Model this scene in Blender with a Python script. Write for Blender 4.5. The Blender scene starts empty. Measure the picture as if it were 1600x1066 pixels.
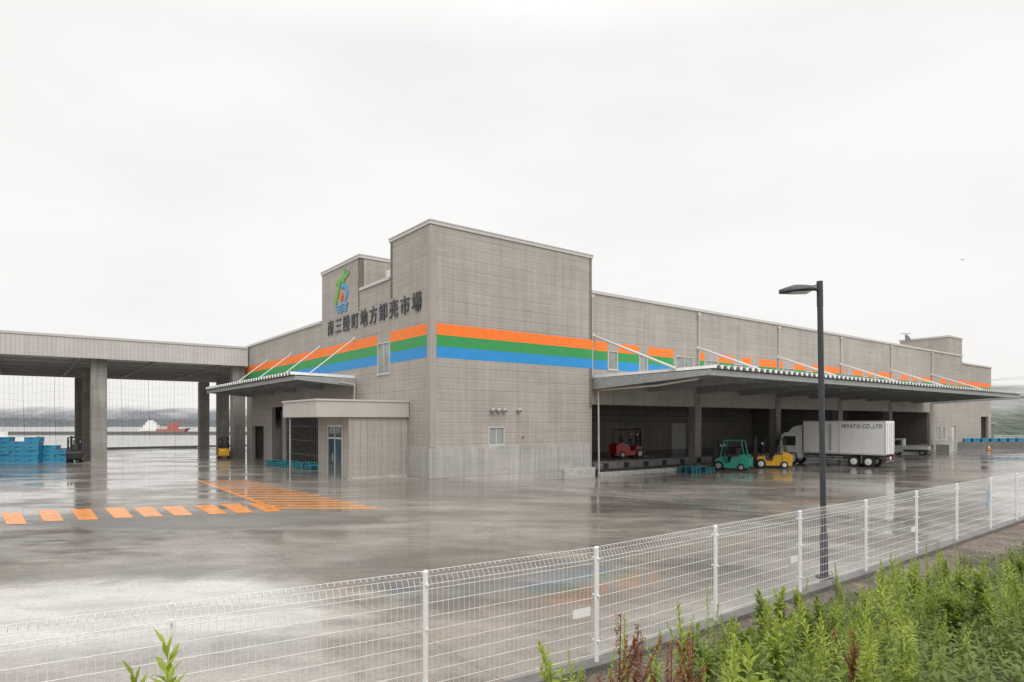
import bpy, math, random
from mathutils import Vector, Matrix, noise
random.seed(7)
S=bpy.context.scene; COL=S.collection
F=1000.; HY=660.; H=3.1
TH=math.radians(37.55); c=math.cos(TH); s=math.sin(TH)
CX,CY=-4.5,35.2
def sm(t):
    t=max(0,min(1,t)); return t*t*(3-2*t)
def W(u,v,z=0): return Vector((CX+c*u-s*v, CY+s*u+c*v, z))
def UV(x,y): return (c*(x-CX)+s*(y-CY), -s*(x-CX)+c*(y-CY))
def gz(u,v): return -.5*sm(u/9)-.35*sm((v-4)/24)*(1-sm(u/9)*.6)
def gw(x,y): return gz(*UV(x,y))
def on_v(px,py,v):
    r=(px-800)/F; u=(r*(CY+c*v)-CX+s*v)/(c-r*s); Y=CY+s*u+c*v
    return u, H-(py-HY)/F*Y
def on_u(px,py,u):
    r=(px-800)/F; v=(r*(CY+s*u)-CX-c*u)/(-s-r*c); Y=CY+s*u+c*v
    return v, H-(py-HY)/F*Y
def gpt(px,py):
    z=0
    for i in range(12):
        Y=F*(H-z)/(py-HY); X=(px-800)/F*Y; z=gw(X,Y)
    return Vector((X,Y,z))
# ---------------------------------------------------------------- mesh builder
class MB:
    def __init__(self): self.v=[]; self.f=[]
    def add(self,vs,fs):
        n=len(self.v); self.v+= [tuple(p) for p in vs]; self.f+=[tuple(i+n for i in q) for q in fs]; return self
    def box(self,x0,x1,y0,y1,z0,z1):
        if x0>x1:x0,x1=x1,x0
        if y0>y1:y0,y1=y1,y0
        if z0>z1:z0,z1=z1,z0
        return self.add([(x0,y0,z0),(x1,y0,z0),(x1,y1,z0),(x0,y1,z0),(x0,y0,z1),(x1,y0,z1),(x1,y1,z1),(x0,y1,z1)],
            [(3,2,1,0),(4,5,6,7),(0,1,5,4),(1,2,6,5),(2,3,7,6),(3,0,4,7)])
    def tube(self,p,q,r,r2=None,n=8,cap=True):
        p=Vector(p);q=Vector(q); r2=r if r2 is None else r2
        d=(q-p); 
        if d.length<1e-6: return self
        d.normalize(); a=d.orthogonal().normalized(); b=d.cross(a)
        vs=[];
        for k in range(n):
            t=2*math.pi*k/n; o=a*math.cos(t)+b*math.sin(t); vs.append(p+o*r)
        for k in range(n):
            t=2*math.pi*k/n; o=a*math.cos(t)+b*math.sin(t); vs.append(q+o*r2)
        fs=[(k,(k+1)%n,n+(k+1)%n,n+k) for k in range(n)]
        if cap: fs+=[tuple(range(n-1,-1,-1)),tuple(range(n,2*n))]
        return self.add(vs,fs)
    def path(self,pts,r,n=6):
        for a,b in zip(pts,pts[1:]): self.tube(a,b,r,n=n)
        return self
    def extr(self,poly,plane,d0,d1):
        n=len(poly); vs=[]
        for d in (d0,d1):
            for a,b in poly:
                vs.append({'xz':(a,d,b),'yz':(d,a,b),'xy':(a,b,d)}[plane])
        return self.add(vs,[tuple(range(n)),tuple(range(2*n-1,n-1,-1))]+[(k,(k+1)%n,n+(k+1)%n,n+k) for k in range(n)])
    def quad(self,a,b,c_,d): return self.add([a,b,c_,d],[(0,1,2,3)])
    def wall(self,axis,d,th,a0,a1,z0,z1,holes=()):
        def P(a,e,z): return (a,d+e,z) if axis=='v' else (d+e,a,z)
        A=sorted(set([a0,a1]+[h for q in holes for h in q[:2] if a0<h<a1])); Z=sorted(set([z0,z1]+[h for q in holes for h in q[2:4] if z0<h<z1]))
        def inh(a,z): return any(min(q[0],q[1])<a<max(q[0],q[1]) and q[2]<z<q[3] for q in holes)
        for i in range(len(A)-1):
            for j in range(len(Z)-1):
                if inh((A[i]+A[i+1])/2,(Z[j]+Z[j+1])/2): continue
                for e in (0,th): self.quad(P(A[i],e,Z[j]),P(A[i+1],e,Z[j]),P(A[i+1],e,Z[j+1]),P(A[i],e,Z[j+1]))
        for q in holes:
            x0,x1=sorted(q[:2]); y0,y1=max(z0,q[2]),min(z1,q[3])
            self.quad(P(x0,0,y0),P(x0,th,y0),P(x0,th,y1),P(x0,0,y1)); self.quad(P(x1,0,y0),P(x1,th,y0),P(x1,th,y1),P(x1,0,y1))
            self.quad(P(x0,0,y0),P(x1,0,y0),P(x1,th,y0),P(x0,th,y0)); self.quad(P(x0,0,y1),P(x1,0,y1),P(x1,th,y1),P(x0,th,y1))
        for a in (a0,a1): self.quad(P(a,0,z0),P(a,th,z0),P(a,th,z1),P(a,0,z1))
        for z in (z0,z1): self.quad(P(a0,0,z),P(a1,0,z),P(a1,th,z),P(a0,th,z))
        return self
    def build(self,name,m,parent=None,bev=0,smooth=False):
        me=bpy.data.meshes.new(name); me.from_pydata(self.v,[],self.f); me.update()
        if smooth:
            for p in me.polygons: p.use_smooth=True
        o=bpy.data.objects.new(name,me); COL.objects.link(o)
        if m: me.materials.append(m)
        if parent: o.parent=parent
        if bev:
            b=o.modifiers.new('bevel','BEVEL'); b.width=bev; b.segments=2; b.limit_method='ANGLE'
        return o
def tag(o,label=None,cat=None,group=None,kind=None):
    if label:o['label']=label
    if cat:o['category']=cat
    if group:o['group']=group
    if kind:o['kind']=kind
    return o
def empty(name,loc=(0,0,0),rz=0,label=None,cat=None,group=None):
    o=bpy.data.objects.new(name,None); COL.objects.link(o); o.location=loc; o.rotation_euler=(0,0,rz); o.empty_display_size=.2
    return tag(o,label,cat,group)
def copy_tree(o,parent=None):
    k=o.copy(); COL.objects.link(k); k.parent=parent
    for ch in list(o.children): copy_tree(ch,k)
    return k
# ---------------------------------------------------------------- materials
def base(name):
    m=bpy.data.materials.new(name); m.use_nodes=True; nt=m.node_tree; return m,nt,nt.nodes['Principled BSDF']
def N(nt,t,**k):
    n=nt.nodes.new(t)
    for a,b in k.items():
        if a.startswith('i_'):
            n.inputs[a[2:].replace('_',' ')].default_value=b
        else: setattr(n,a,b)
    return n
def M(name,col,rough=.55,metal=0,var=.18,scale=3.,bump=0.,bscale=40.,spec=.5,sub=0,stretch=None):
    m,nt,b=base(name); L=nt.links.new
    tc=N(nt,'ShaderNodeTexCoord'); src=tc.outputs['Object']
    if stretch:
        mp=N(nt,'ShaderNodeMapping'); mp.inputs['Scale'].default_value=stretch; L(src,mp.inputs[0]); src=mp.outputs[0]
    no=N(nt,'ShaderNodeTexNoise',i_Scale=scale,i_Detail=6.,i_Roughness=.6); L(src,no.inputs['Vector'])
    r=N(nt,'ShaderNodeMapRange'); r.inputs[1].default_value=.3; r.inputs[2].default_value=.7; r.inputs[3].default_value=1-var; r.inputs[4].default_value=1+var
    L(no.outputs['Fac'],r.inputs[0])
    mx=N(nt,'ShaderNodeVectorMath',operation='SCALE'); mx.inputs[0].default_value=col[:3]; L(r.outputs[0],mx.inputs['Scale']); L(mx.outputs[0],b.inputs['Base Color'])
    b.inputs['Roughness'].default_value=rough; b.inputs['Metallic'].default_value=metal; b.inputs['Specular IOR Level'].default_value=spec
    if bump:
        n2=N(nt,'ShaderNodeTexNoise',i_Scale=bscale,i_Detail=4.); L(src,n2.inputs['Vector'])
        bp=N(nt,'ShaderNodeBump'); bp.inputs['Strength'].default_value=bump; bp.inputs['Distance'].default_value=.02; L(n2.outputs['Fac'],bp.inputs['Height']); L(bp.outputs[0],b.inputs['Normal'])
    return m
def panel_mat(name,c1,c2,mort,bw,rh,off=0.,msize=.018,streak=.3,rough=.75,lines=True):
    m,nt,b=base(name); L=nt.links.new
    tc=N(nt,'ShaderNodeTexCoord'); sp=N(nt,'ShaderNodeSeparateXYZ'); L(tc.outputs['Object'],sp.inputs[0])
    ad=N(nt,'ShaderNodeMath',operation='ADD'); L(sp.outputs[0],ad.inputs[0]); L(sp.outputs[1],ad.inputs[1])
    cb=N(nt,'ShaderNodeCombineXYZ'); L(ad.outputs[0],cb.inputs[0]); L(sp.outputs[2],cb.inputs[1])
    def brick(w,h,ms,a,b_,mo,dz=0):
        t=N(nt,'ShaderNodeTexBrick'); t.offset=off; t.inputs['Color1'].default_value=(*a,1); t.inputs['Color2'].default_value=(*b_,1); t.inputs['Mortar'].default_value=(*mo,1)
        t.inputs['Scale'].default_value=1; t.inputs['Brick Width'].default_value=w; t.inputs['Row Height'].default_value=h; t.inputs['Mortar Size'].default_value=ms; t.inputs['Mortar Smooth'].default_value=.2
        mp=N(nt,'ShaderNodeMapping'); mp.inputs['Location'].default_value=(0 if w<100 else 200,dz,0); L(cb.outputs[0],mp.inputs[0]); L(mp.outputs[0],t.inputs['Vector']); return t
    b1=brick(bw,rh,msize,c1,c2,mort)
    lay=[]
    if lines:
        lay=[brick(400,rh/3,.008,(1,1,1),(1,1,1),(.88,.88,.88)),brick(400,rh,.016,(1,1,1),(1,1,1),(1.12,1.12,1.12),.06),brick(400,rh,.012,(1,1,1),(1,1,1),(.8,.8,.8),.0)]
    def noi(sc,det,sx,sz):
        mp=N(nt,'ShaderNodeMapping'); mp.inputs['Scale'].default_value=(sx,sz,1); L(cb.outputs[0],mp.inputs[0])
        n=N(nt,'ShaderNodeTexNoise',i_Scale=sc,i_Detail=det,i_Roughness=.65); L(mp.outputs[0],n.inputs['Vector']); return n
    def rng(n,lo,hi,a=.32,b_=.68):
        r=N(nt,'ShaderNodeMapRange'); r.inputs[1].default_value=a; r.inputs[2].default_value=b_; r.inputs[3].default_value=lo; r.inputs[4].default_value=hi; L(n.outputs['Fac'],r.inputs[0]); return r
    cur=b1.outputs['Color']
    for bb in lay:
        mu=N(nt,'ShaderNodeVectorMath',operation='MULTIPLY'); L(cur,mu.inputs[0]); L(bb.outputs['Color'],mu.inputs[1]); cur=mu.outputs[0]
    for n,lo,hi in ((noi(.3,5.,1,1.4),1-.3*streak*2,1+.06),(noi(1.,6.,3.2,.14),1-streak*.7,1+.08),(noi(1.,4.,.25,5.),.93,1.07),(noi(9.,5.,1,1),.93,1.07)):
        r=rng(n,lo,hi); k=N(nt,'ShaderNodeVectorMath',operation='SCALE'); L(cur,k.inputs[0]); L(r.outputs[0],k.inputs['Scale']); cur=k.outputs[0]
    L(cur,b.inputs['Base Color']); b.inputs['Roughness'].default_value=rough
    bp=N(nt,'ShaderNodeBump'); bp.inputs['Strength'].default_value=.25; bp.inputs['Distance'].default_value=.02; L(b1.outputs['Fac'],bp.inputs['Height']); bp.invert=True; L(bp.outputs[0],b.inputs['Normal'])
    return m
MT={}
MT['panel']=panel_mat('concrete_panel',(.41,.375,.335),(.395,.36,.322),(.315,.287,.256),3.05,.62,msize=.013,streak=.2)
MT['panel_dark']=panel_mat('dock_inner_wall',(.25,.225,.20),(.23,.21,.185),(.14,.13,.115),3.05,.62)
MT['plinth']=panel_mat('cast_plinth',(.47,.45,.425),(.455,.435,.41),(.33,.31,.29),3.05,1.75,streak=.35,lines=False)
MT['conc']=panel_mat('column_concrete',(.38,.355,.325),(.35,.33,.30),(.27,.25,.23),2.0,1.2,streak=.5,lines=False)
MT['ribbed']=panel_mat('ribbed_cladding',(.54,.515,.485),(.525,.50,.47),(.40,.38,.36),.3,20,msize=.025,streak=.12,lines=False)
MT['clad']=panel_mat('annex_cladding',(.40,.37,.33),(.385,.355,.315),(.29,.265,.235),.42,20,msize=.018,streak=.2,lines=False)
MT['coping']=M('coping_metal',(.55,.53,.505),.4,.2,.06)
MT['band']=M('smooth_fascia_metal',(.50,.47,.43),.4,.1,.05,1)
MT['corner']=M('corner_trim',(.36,.33,.30),.6,0,.12,2,stretch=(3,3,.3))
MT['orange']=M('orange_paint',(.92,.20,.02),.5,0,.06,2); MT['green']=M('green_paint',(.035,.30,.08),.5,0,.06,2); MT['blue']=M('blue_paint',(.02,.27,.62),.5,0,.06,2)
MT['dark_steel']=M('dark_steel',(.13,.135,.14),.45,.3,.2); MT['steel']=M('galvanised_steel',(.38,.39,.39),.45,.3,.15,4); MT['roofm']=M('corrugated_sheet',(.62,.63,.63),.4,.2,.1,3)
MT['soffit']=M('soffit_sheet',(.42,.41,.395),.6,.1,.1); MT['rod']=M('pale_pipe',(.62,.61,.59),.4,.1,.06)
MT['alu']=M('aluminium_frame',(.6,.6,.59),.35,.4,.05); MT['beige']=M('beige_pipe',(.52,.475,.40),.5,0,.1)
MT['glass']=M('dark_glass',(.05,.06,.06),.06,0,.2,1,spec=.8); MT['lglass']=M('window_glass',(.26,.28,.26),.08,0,.3,1,spec=.8)
MT['black']=M('black_metal',(.02,.021,.022),.45,0,.2); MT['rubber']=M('tyre_rubber',(.02,.02,.02),.8,0,.2); MT['white']=M('white_paint',(.80,.80,.78),.35,0,.05,2)
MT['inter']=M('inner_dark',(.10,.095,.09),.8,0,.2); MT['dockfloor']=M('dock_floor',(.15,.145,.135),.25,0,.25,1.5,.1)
MT['sign']=M('sign_letter_grey',(.05,.055,.065),.5,0,.05)
MT['lamp']=M('lamp_charcoal',(.045,.05,.058),.4,.2,.12,4)
MT['kerb']=M('wet_kerb',(.14,.136,.13),.45,0,.3,3,.3,30); MT['kerb_l']=M('pale_kerb',(.46,.45,.42),.6,0,.25,3,.2)
MT['fence']=M('fence_white',(.76,.76,.75),.35,0,.05,5)
MT['crate']=M('crate_blue',(.03,.22,.38),.4,0,.25,2); MT['crate2']=M('crate_rim_blue',(.06,.32,.50),.4,0,.15,2); MT['teal']=M('forklift_teal',(.02,.34,.24),.35,0,.15); MT['yellow']=M('forklift_yellow',(.75,.42,.02),.4,0,.15); MT['red']=M('forklift_red',(.36,.025,.03),.4,0,.15)
MT['palletblue']=M('pallet_teal',(.04,.24,.30),.5,0,.2); MT['seatgrey']=M('seat_vinyl',(.05,.05,.05),.6); MT['lightlens']=M('lamp_lens',(.7,.7,.68),.1); MT['redlens']=M('tail_lens',(.5,.02,.02),.2); MT['navy']=M('navy_lettering',(.015,.025,.14),.4,0,.03)
def wet():
    m,nt,b=base('wet_pavement'); L=nt.links.new
    geo=N(nt,'ShaderNodeNewGeometry'); pos=geo.outputs['Position']
    def noi(sc,det=5.,rg=.6,scale=(1,1,1)):
        mp=N(nt,'ShaderNodeMapping'); mp.inputs['Scale'].default_value=scale; mp.inputs['Rotation'].default_value=(0,0,-TH); L(pos,mp.inputs[0])
        n=N(nt,'ShaderNodeTexNoise',i_Scale=sc,i_Detail=det,i_Roughness=rg); L(mp.outputs[0],n.inputs['Vector']); return n.outputs['Fac']
    def rng(x,a,b_,lo,hi):
        r=N(nt,'ShaderNodeMapRange'); 
        for i,q in enumerate((a,b_,lo,hi)): r.inputs[i+1].default_value=q
        r.interpolation_type='SMOOTHSTEP'; L(x,r.inputs[0]); return r.outputs[0]
    def mul(x,y):
        k=N(nt,'ShaderNodeMath',operation='MULTIPLY'); L(x,k.inputs[0]); L(y,k.inputs[1]) if not isinstance(y,(int,float)) else setattr(k.inputs[1],'default_value',y); return k.outputs[0]
    big=rng(noi(.09,8.,.68,(1,1.6,1)),.4,.6,0,1); mid=rng(noi(.5,7.,.7,(.5,1.4,1)),.37,.63,.76,1.18); fine=rng(noi(14.,4.,.7),.3,.7,.84,1.16)
    grit=rng(noi(60.,2.,.7),.3,.7,.82,1.18)
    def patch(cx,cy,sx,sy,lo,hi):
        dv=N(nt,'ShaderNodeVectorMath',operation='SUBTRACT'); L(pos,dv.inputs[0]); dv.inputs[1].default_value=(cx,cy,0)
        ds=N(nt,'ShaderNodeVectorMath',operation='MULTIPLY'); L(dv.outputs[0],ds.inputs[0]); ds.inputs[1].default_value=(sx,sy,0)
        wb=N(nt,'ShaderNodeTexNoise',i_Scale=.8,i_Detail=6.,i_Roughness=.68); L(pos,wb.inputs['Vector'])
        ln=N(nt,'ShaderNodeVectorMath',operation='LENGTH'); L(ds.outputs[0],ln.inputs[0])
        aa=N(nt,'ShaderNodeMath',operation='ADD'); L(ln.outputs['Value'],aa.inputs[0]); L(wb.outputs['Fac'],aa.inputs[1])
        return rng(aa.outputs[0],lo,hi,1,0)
    puddle_sheen=patch(-6.6,10.6,.2,.42,1.1,1.65)
    drk=patch(-9.5,20.5,.16,.42,1.2,1.6)
    c1=N(nt,'ShaderNodeMix',data_type='RGBA'); c1.inputs['A'].default_value=(.165,.148,.128,1); c1.inputs['B'].default_value=(.30,.275,.243,1); L(big,c1.inputs['Factor'])
    c3=N(nt,'ShaderNodeMix',data_type='RGBA'); L(c1.outputs['Result'],c3.inputs['A']); c3.inputs['B'].default_value=(.09,.082,.074,1); L(mul(drk,.75),c3.inputs['Factor'])
    c2=N(nt,'ShaderNodeMix',data_type='RGBA'); L(c3.outputs['Result'],c2.inputs['A']); c2.inputs['B'].default_value=(.44,.42,.385,1); L(puddle_sheen,c2.inputs['Factor'])  # pale puddle tone paints the bright sky reflection into the pavement colour
    br=N(nt,'ShaderNodeTexBrick'); br.offset=0; mp=N(nt,'ShaderNodeMapping'); mp.inputs['Rotation'].default_value=(0,0,-TH); mp.inputs['Location'].default_value=(1.4,0,0); L(pos,mp.inputs[0]); L(mp.outputs[0],br.inputs['Vector'])
    for k,q in (('Color1',(1,1,1,1)),('Color2',(.94,.94,.94,1)),('Mortar',(.75,.73,.70,1)),('Scale',1),('Brick Width',6.),('Row Height',5.),('Mortar Size',.014)): br.inputs[k].default_value=q
    v=N(nt,'ShaderNodeVectorMath',operation='MULTIPLY'); L(c2.outputs['Result'],v.inputs[0]); L(br.outputs['Color'],v.inputs[1])
    k=N(nt,'ShaderNodeVectorMath',operation='SCALE'); L(v.outputs[0],k.inputs[0]); L(mul(mul(mid,fine),grit),k.inputs['Scale']); L(k.outputs[0],b.inputs['Base Color'])
    ro=rng(noi(.2,8.,.7,(.7,1.3,1)),.42,.58,.045,.25)
    ro3=N(nt,'ShaderNodeMix',data_type='FLOAT'); L(drk,ro3.inputs['Factor']); L(ro,ro3.inputs['A']); ro3.inputs['B'].default_value=.38
    ro2=N(nt,'ShaderNodeMix',data_type='FLOAT'); L(puddle_sheen,ro2.inputs['Factor']); L(ro3.outputs['Result'],ro2.inputs['A']); ro2.inputs['B'].default_value=.09; L(ro2.outputs['Result'],b.inputs['Roughness'])
    b.inputs['Specular IOR Level'].default_value=.6
    bp=N(nt,'ShaderNodeBump'); bp.inputs['Strength'].default_value=.09; bp.inputs['Distance'].default_value=.02; L(noi(5.,4.,.6),bp.inputs['Height']); L(bp.outputs[0],b.inputs['Normal'])
    return m
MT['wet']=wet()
def worn(name,col,lo,hi):
    m,nt,b=base(name); L=nt.links.new
    g=N(nt,'ShaderNodeNewGeometry'); n=N(nt,'ShaderNodeTexNoise',i_Scale=2.2,i_Detail=8.,i_Roughness=.75); L(g.outputs['Position'],n.inputs['Vector'])
    r=N(nt,'ShaderNodeMapRange'); r.inputs[1].default_value=lo; r.inputs[2].default_value=hi; L(n.outputs['Fac'],r.inputs[0])
    mx=N(nt,'ShaderNodeMix',data_type='RGBA'); mx.inputs['A'].default_value=(.25,.2,.16,1); mx.inputs['B'].default_value=(*col,1); L(r.outputs[0],mx.inputs['Factor']); L(mx.outputs['Result'],b.inputs['Base Color']); b.inputs['Roughness'].default_value=.2; return m
MT['mark']=worn('orange_road_paint',(.85,.31,.06),.3,.5); MT['faint']=worn('faded_road_paint',(.6,.27,.1),.45,.7)
# ---------------------------------------------------------------- world, sun, camera
w=bpy.data.worlds.new('World'); S.world=w; w.use_nodes=True; nt=w.node_tree; bg=nt.nodes['Background']; L=nt.links.new
sky=N(nt,'ShaderNodeTexSky'); sky.sky_type='NISHITA'; sky.sun_disc=False; sky.sun_elevation=math.radians(48); sky.sun_rotation=math.radians(158)
sk=N(nt,'ShaderNodeVectorMath',operation='SCALE'); L(sky.outputs[0],sk.inputs[0]); sk.inputs['Scale'].default_value=.1
tc=N(nt,'ShaderNodeTexCoord'); mp=N(nt,'ShaderNodeMapping'); mp.inputs['Scale'].default_value=(1,1,2.6); L(tc.outputs['Generated'],mp.inputs[0])
no=N(nt,'ShaderNodeTexNoise',i_Scale=1.7,i_Detail=4.,i_Roughness=.5); L(mp.outputs[0],no.inputs['Vector'])
cr=N(nt,'ShaderNodeValToRGB'); cr.color_ramp.elements[0].position=.32; cr.color_ramp.elements[0].color=(.89,.87,.85,1); cr.color_ramp.elements[1].position=.64; cr.color_ramp.elements[1].color=(.99,.98,.965,1); L(no.outputs['Fac'],cr.inputs[0])
mx=N(nt,'ShaderNodeMix',data_type='RGBA'); mx.inputs['Factor'].default_value=.97; L(sk.outputs[0],mx.inputs['A']); L(cr.outputs[0],mx.inputs['B'])
sp=N(nt,'ShaderNodeSeparateXYZ'); L(tc.outputs['Generated'],sp.inputs[0])
mr=N(nt,'ShaderNodeMapRange'); mr.inputs[1].default_value=.5; mr.inputs[2].default_value=1; mr.inputs[3].default_value=1; mr.inputs[4].default_value=2.3; L(sp.outputs[2],mr.inputs[0])
sc=N(nt,'ShaderNodeVectorMath',operation='SCALE'); L(mx.outputs['Result'],sc.inputs[0]); L(mr.outputs[0],sc.inputs['Scale']); L(sc.outputs[0],bg.inputs[0]); bg.inputs[1].default_value=1.0
sun=bpy.data.lights.new('Sun','SUN'); sun.energy=1.3; sun.angle=math.radians(40); sun.color=(1,.97,.93); so=bpy.data.objects.new('Sun',sun); COL.objects.link(so)
d=Vector((.3,-.75,.9)).normalized(); so.rotation_euler=d.to_track_quat('Z','Y').to_euler()
cam=bpy.data.cameras.new('Camera'); co=bpy.data.objects.new('Camera',cam); COL.objects.link(co); co.location=(0,0,H); co.rotation_euler=(math.pi/2,0,0)
cam.sensor_width=36; cam.lens=22.5; cam.shift_y=127/1600; cam.clip_end=20000; cam.clip_start=.05; S.camera=co
S.view_settings.view_transform='Standard'; S.view_settings.look='None'; S.view_settings.exposure=0
# ---------------------------------------------------------------- ground and sea
us=[-90+4*i for i in range(23)]+[1+i for i in range(11)]+[14+4*i for i in range(50)]
vs=[-60+3*i for i in range(43)]
b=MB(); idx={}
for i,u in enumerate(us):
    for j,v in enumerate(vs):
        idx[i,j]=len(b.v); b.v.append(tuple(W(u,v,gz(u,v))))
for i in range(len(us)-1):
    for j in range(len(vs)-1): b.f.append((idx[i,j],idx[i+1,j],idx[i+1,j+1],idx[i,j+1]))
for i in range(len(us)-1):
    a,a2=us[i],us[i+1]; v=vs[-1]; b.quad(W(a,v,gz(a,v)),W(a2,v,gz(a2,v)),W(a2,v,-4),W(a,v,-4))
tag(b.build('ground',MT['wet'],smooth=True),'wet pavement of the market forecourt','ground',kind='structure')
def seamat():
    m,nt,b=base('sea_water'); L=nt.links.new
    b.inputs['Base Color'].default_value=(.20,.20,.19,1); b.inputs['Roughness'].default_value=.22
    g=N(nt,'ShaderNodeNewGeometry'); n=N(nt,'ShaderNodeTexNoise',i_Scale=.8,i_Detail=5.); L(g.outputs['Position'],n.inputs['Vector'])
    bp=N(nt,'ShaderNodeBump'); bp.inputs['Strength'].default_value=.7; bp.inputs['Distance'].default_value=.12; L(n.outputs['Fac'],bp.inputs['Height']); L(bp.outputs[0],b.inputs['Normal']); return m
tag(MB().box(-6000,6000,-200,9000,-2.2,-1.8).build('sea',seamat()),'calm grey sea','sea',kind='structure')
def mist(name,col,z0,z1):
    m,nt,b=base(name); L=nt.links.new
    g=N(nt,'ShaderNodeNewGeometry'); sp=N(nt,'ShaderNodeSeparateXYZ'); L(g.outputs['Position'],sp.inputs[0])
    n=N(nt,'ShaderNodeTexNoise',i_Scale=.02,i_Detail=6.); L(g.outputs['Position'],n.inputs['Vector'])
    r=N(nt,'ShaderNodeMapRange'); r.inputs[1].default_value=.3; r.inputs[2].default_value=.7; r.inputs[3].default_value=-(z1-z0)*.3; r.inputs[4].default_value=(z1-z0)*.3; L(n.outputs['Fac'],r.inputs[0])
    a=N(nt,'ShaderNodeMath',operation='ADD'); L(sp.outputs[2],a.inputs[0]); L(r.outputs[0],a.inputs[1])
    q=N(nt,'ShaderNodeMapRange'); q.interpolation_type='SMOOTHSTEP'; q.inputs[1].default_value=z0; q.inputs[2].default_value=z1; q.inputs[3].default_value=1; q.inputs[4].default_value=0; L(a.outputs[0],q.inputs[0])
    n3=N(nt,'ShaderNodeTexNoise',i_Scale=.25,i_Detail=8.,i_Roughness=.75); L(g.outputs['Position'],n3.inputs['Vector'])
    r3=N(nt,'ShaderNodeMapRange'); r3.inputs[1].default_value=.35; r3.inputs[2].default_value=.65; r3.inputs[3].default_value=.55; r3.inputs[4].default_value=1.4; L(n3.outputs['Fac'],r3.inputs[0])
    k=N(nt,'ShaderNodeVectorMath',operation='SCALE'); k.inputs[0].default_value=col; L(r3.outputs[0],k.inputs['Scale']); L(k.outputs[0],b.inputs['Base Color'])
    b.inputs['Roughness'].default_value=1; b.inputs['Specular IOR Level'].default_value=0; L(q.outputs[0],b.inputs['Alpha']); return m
def ridge(name,x0,x1,y,h,seed,m,label):
    b=MB(); n=120; rows=8
    for i in range(n+1):
        x=x0+(x1-x0)*i/n
        for j in range(rows+1):
            t=j/rows; hh=h*(.75+.5*noise.noise(Vector((x/(h*9),seed,0)))+.12*noise.noise(Vector((x/(h*1.3),seed+3,t*2))))
            b.v.append((x,y+t*h*4+6*noise.noise(Vector((x/20,t*5,seed))),-2.5+hh*math.sin(t*math.pi/2)))
    for i in range(n):
        for j in range(rows):
            k=i*(rows+1)+j; b.f.append((k,k+rows+1,k+rows+2,k+1))
    tag(b.build(name,m,smooth=True),label,'hills',kind='structure')
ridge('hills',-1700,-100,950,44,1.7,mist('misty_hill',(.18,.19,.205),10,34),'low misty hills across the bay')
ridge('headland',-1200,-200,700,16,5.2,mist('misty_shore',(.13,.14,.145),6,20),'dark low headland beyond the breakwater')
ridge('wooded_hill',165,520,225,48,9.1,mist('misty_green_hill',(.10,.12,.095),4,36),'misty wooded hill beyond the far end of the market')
tag(MB().box(-330,-60,250,254,-2,-.55).build('breakwater',M('breakwater_stone',(.16,.155,.14),.8)),'long low breakwater','breakwater',kind='structure')
def stripe():
    m,nt,b=base('quay_stripes'); L=nt.links.new
    tc=N(nt,'ShaderNodeTexCoord'); w_=N(nt,'ShaderNodeTexBrick'); w_.offset=0; L(tc.outputs['Object'],w_.inputs['Vector'])
    for k,q in (('Color1',(.75,.74,.7,1)),('Color2',(.7,.45,.1,1)),('Mortar',(.25,.25,.24,1)),('Scale',1),('Brick Width',1.6),('Row Height',50.),('Mortar Size',.12)): w_.inputs[k].default_value=q
    L(w_.outputs['Color'],b.inputs['Base Color']); return m
q=MB().box(-60,120,0,.3,0,.28).build('quay_kerb',stripe(),bev=.03); q.location=W(0,65.4,-.36); q.rotation_euler=(0,0,TH); tag(q,'striped kerb along the quay edge','kerb',kind='structure')
mk=[]
for i in range(9):
    x=[2,58,110,163,207,252,303,343,385][i]; yt=[801,797,795,793,792,791,789,787,786][i]; hh=[18,17,17,16,15,14,14,14,13][i]; ww=31
    mk.append([(x,yt+1),(x+ww,yt),(x+ww+9+i*2,yt+hh),(x+8+i*2.6,yt+hh+1)])
NB=13
for i in range(NB):
    f=i/(NB-1); y=750.5+(793-750.5)*(f**1.12); a0=312+(y-750.5)*2.75; b0=390+(y-750.5)*4.6; t=.75+1.6*f
    mk.append([(a0,y),(b0,y),(b0+5,y+t),(a0+5,y+t)])
nm=len(mk)
mk.append([(306,751),(312,751),(440,796),(428,796)])
mk.append([(1225,784),(1320,781),(1326,782.6),(1230,786)])
for i,qd in enumerate(mk):
    pts=[gpt(*p)+Vector((0,0,.006 if i!=nm else .012)) for p in qd]
    o=MB().add(pts,[(3,2,1,0)]).build('road_marking',MT['mark'] if i<nm+1 else MT['faint'])
    tag(o,kind='structure',label='orange painted marking on the wet pavement',cat='road marking')
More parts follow.
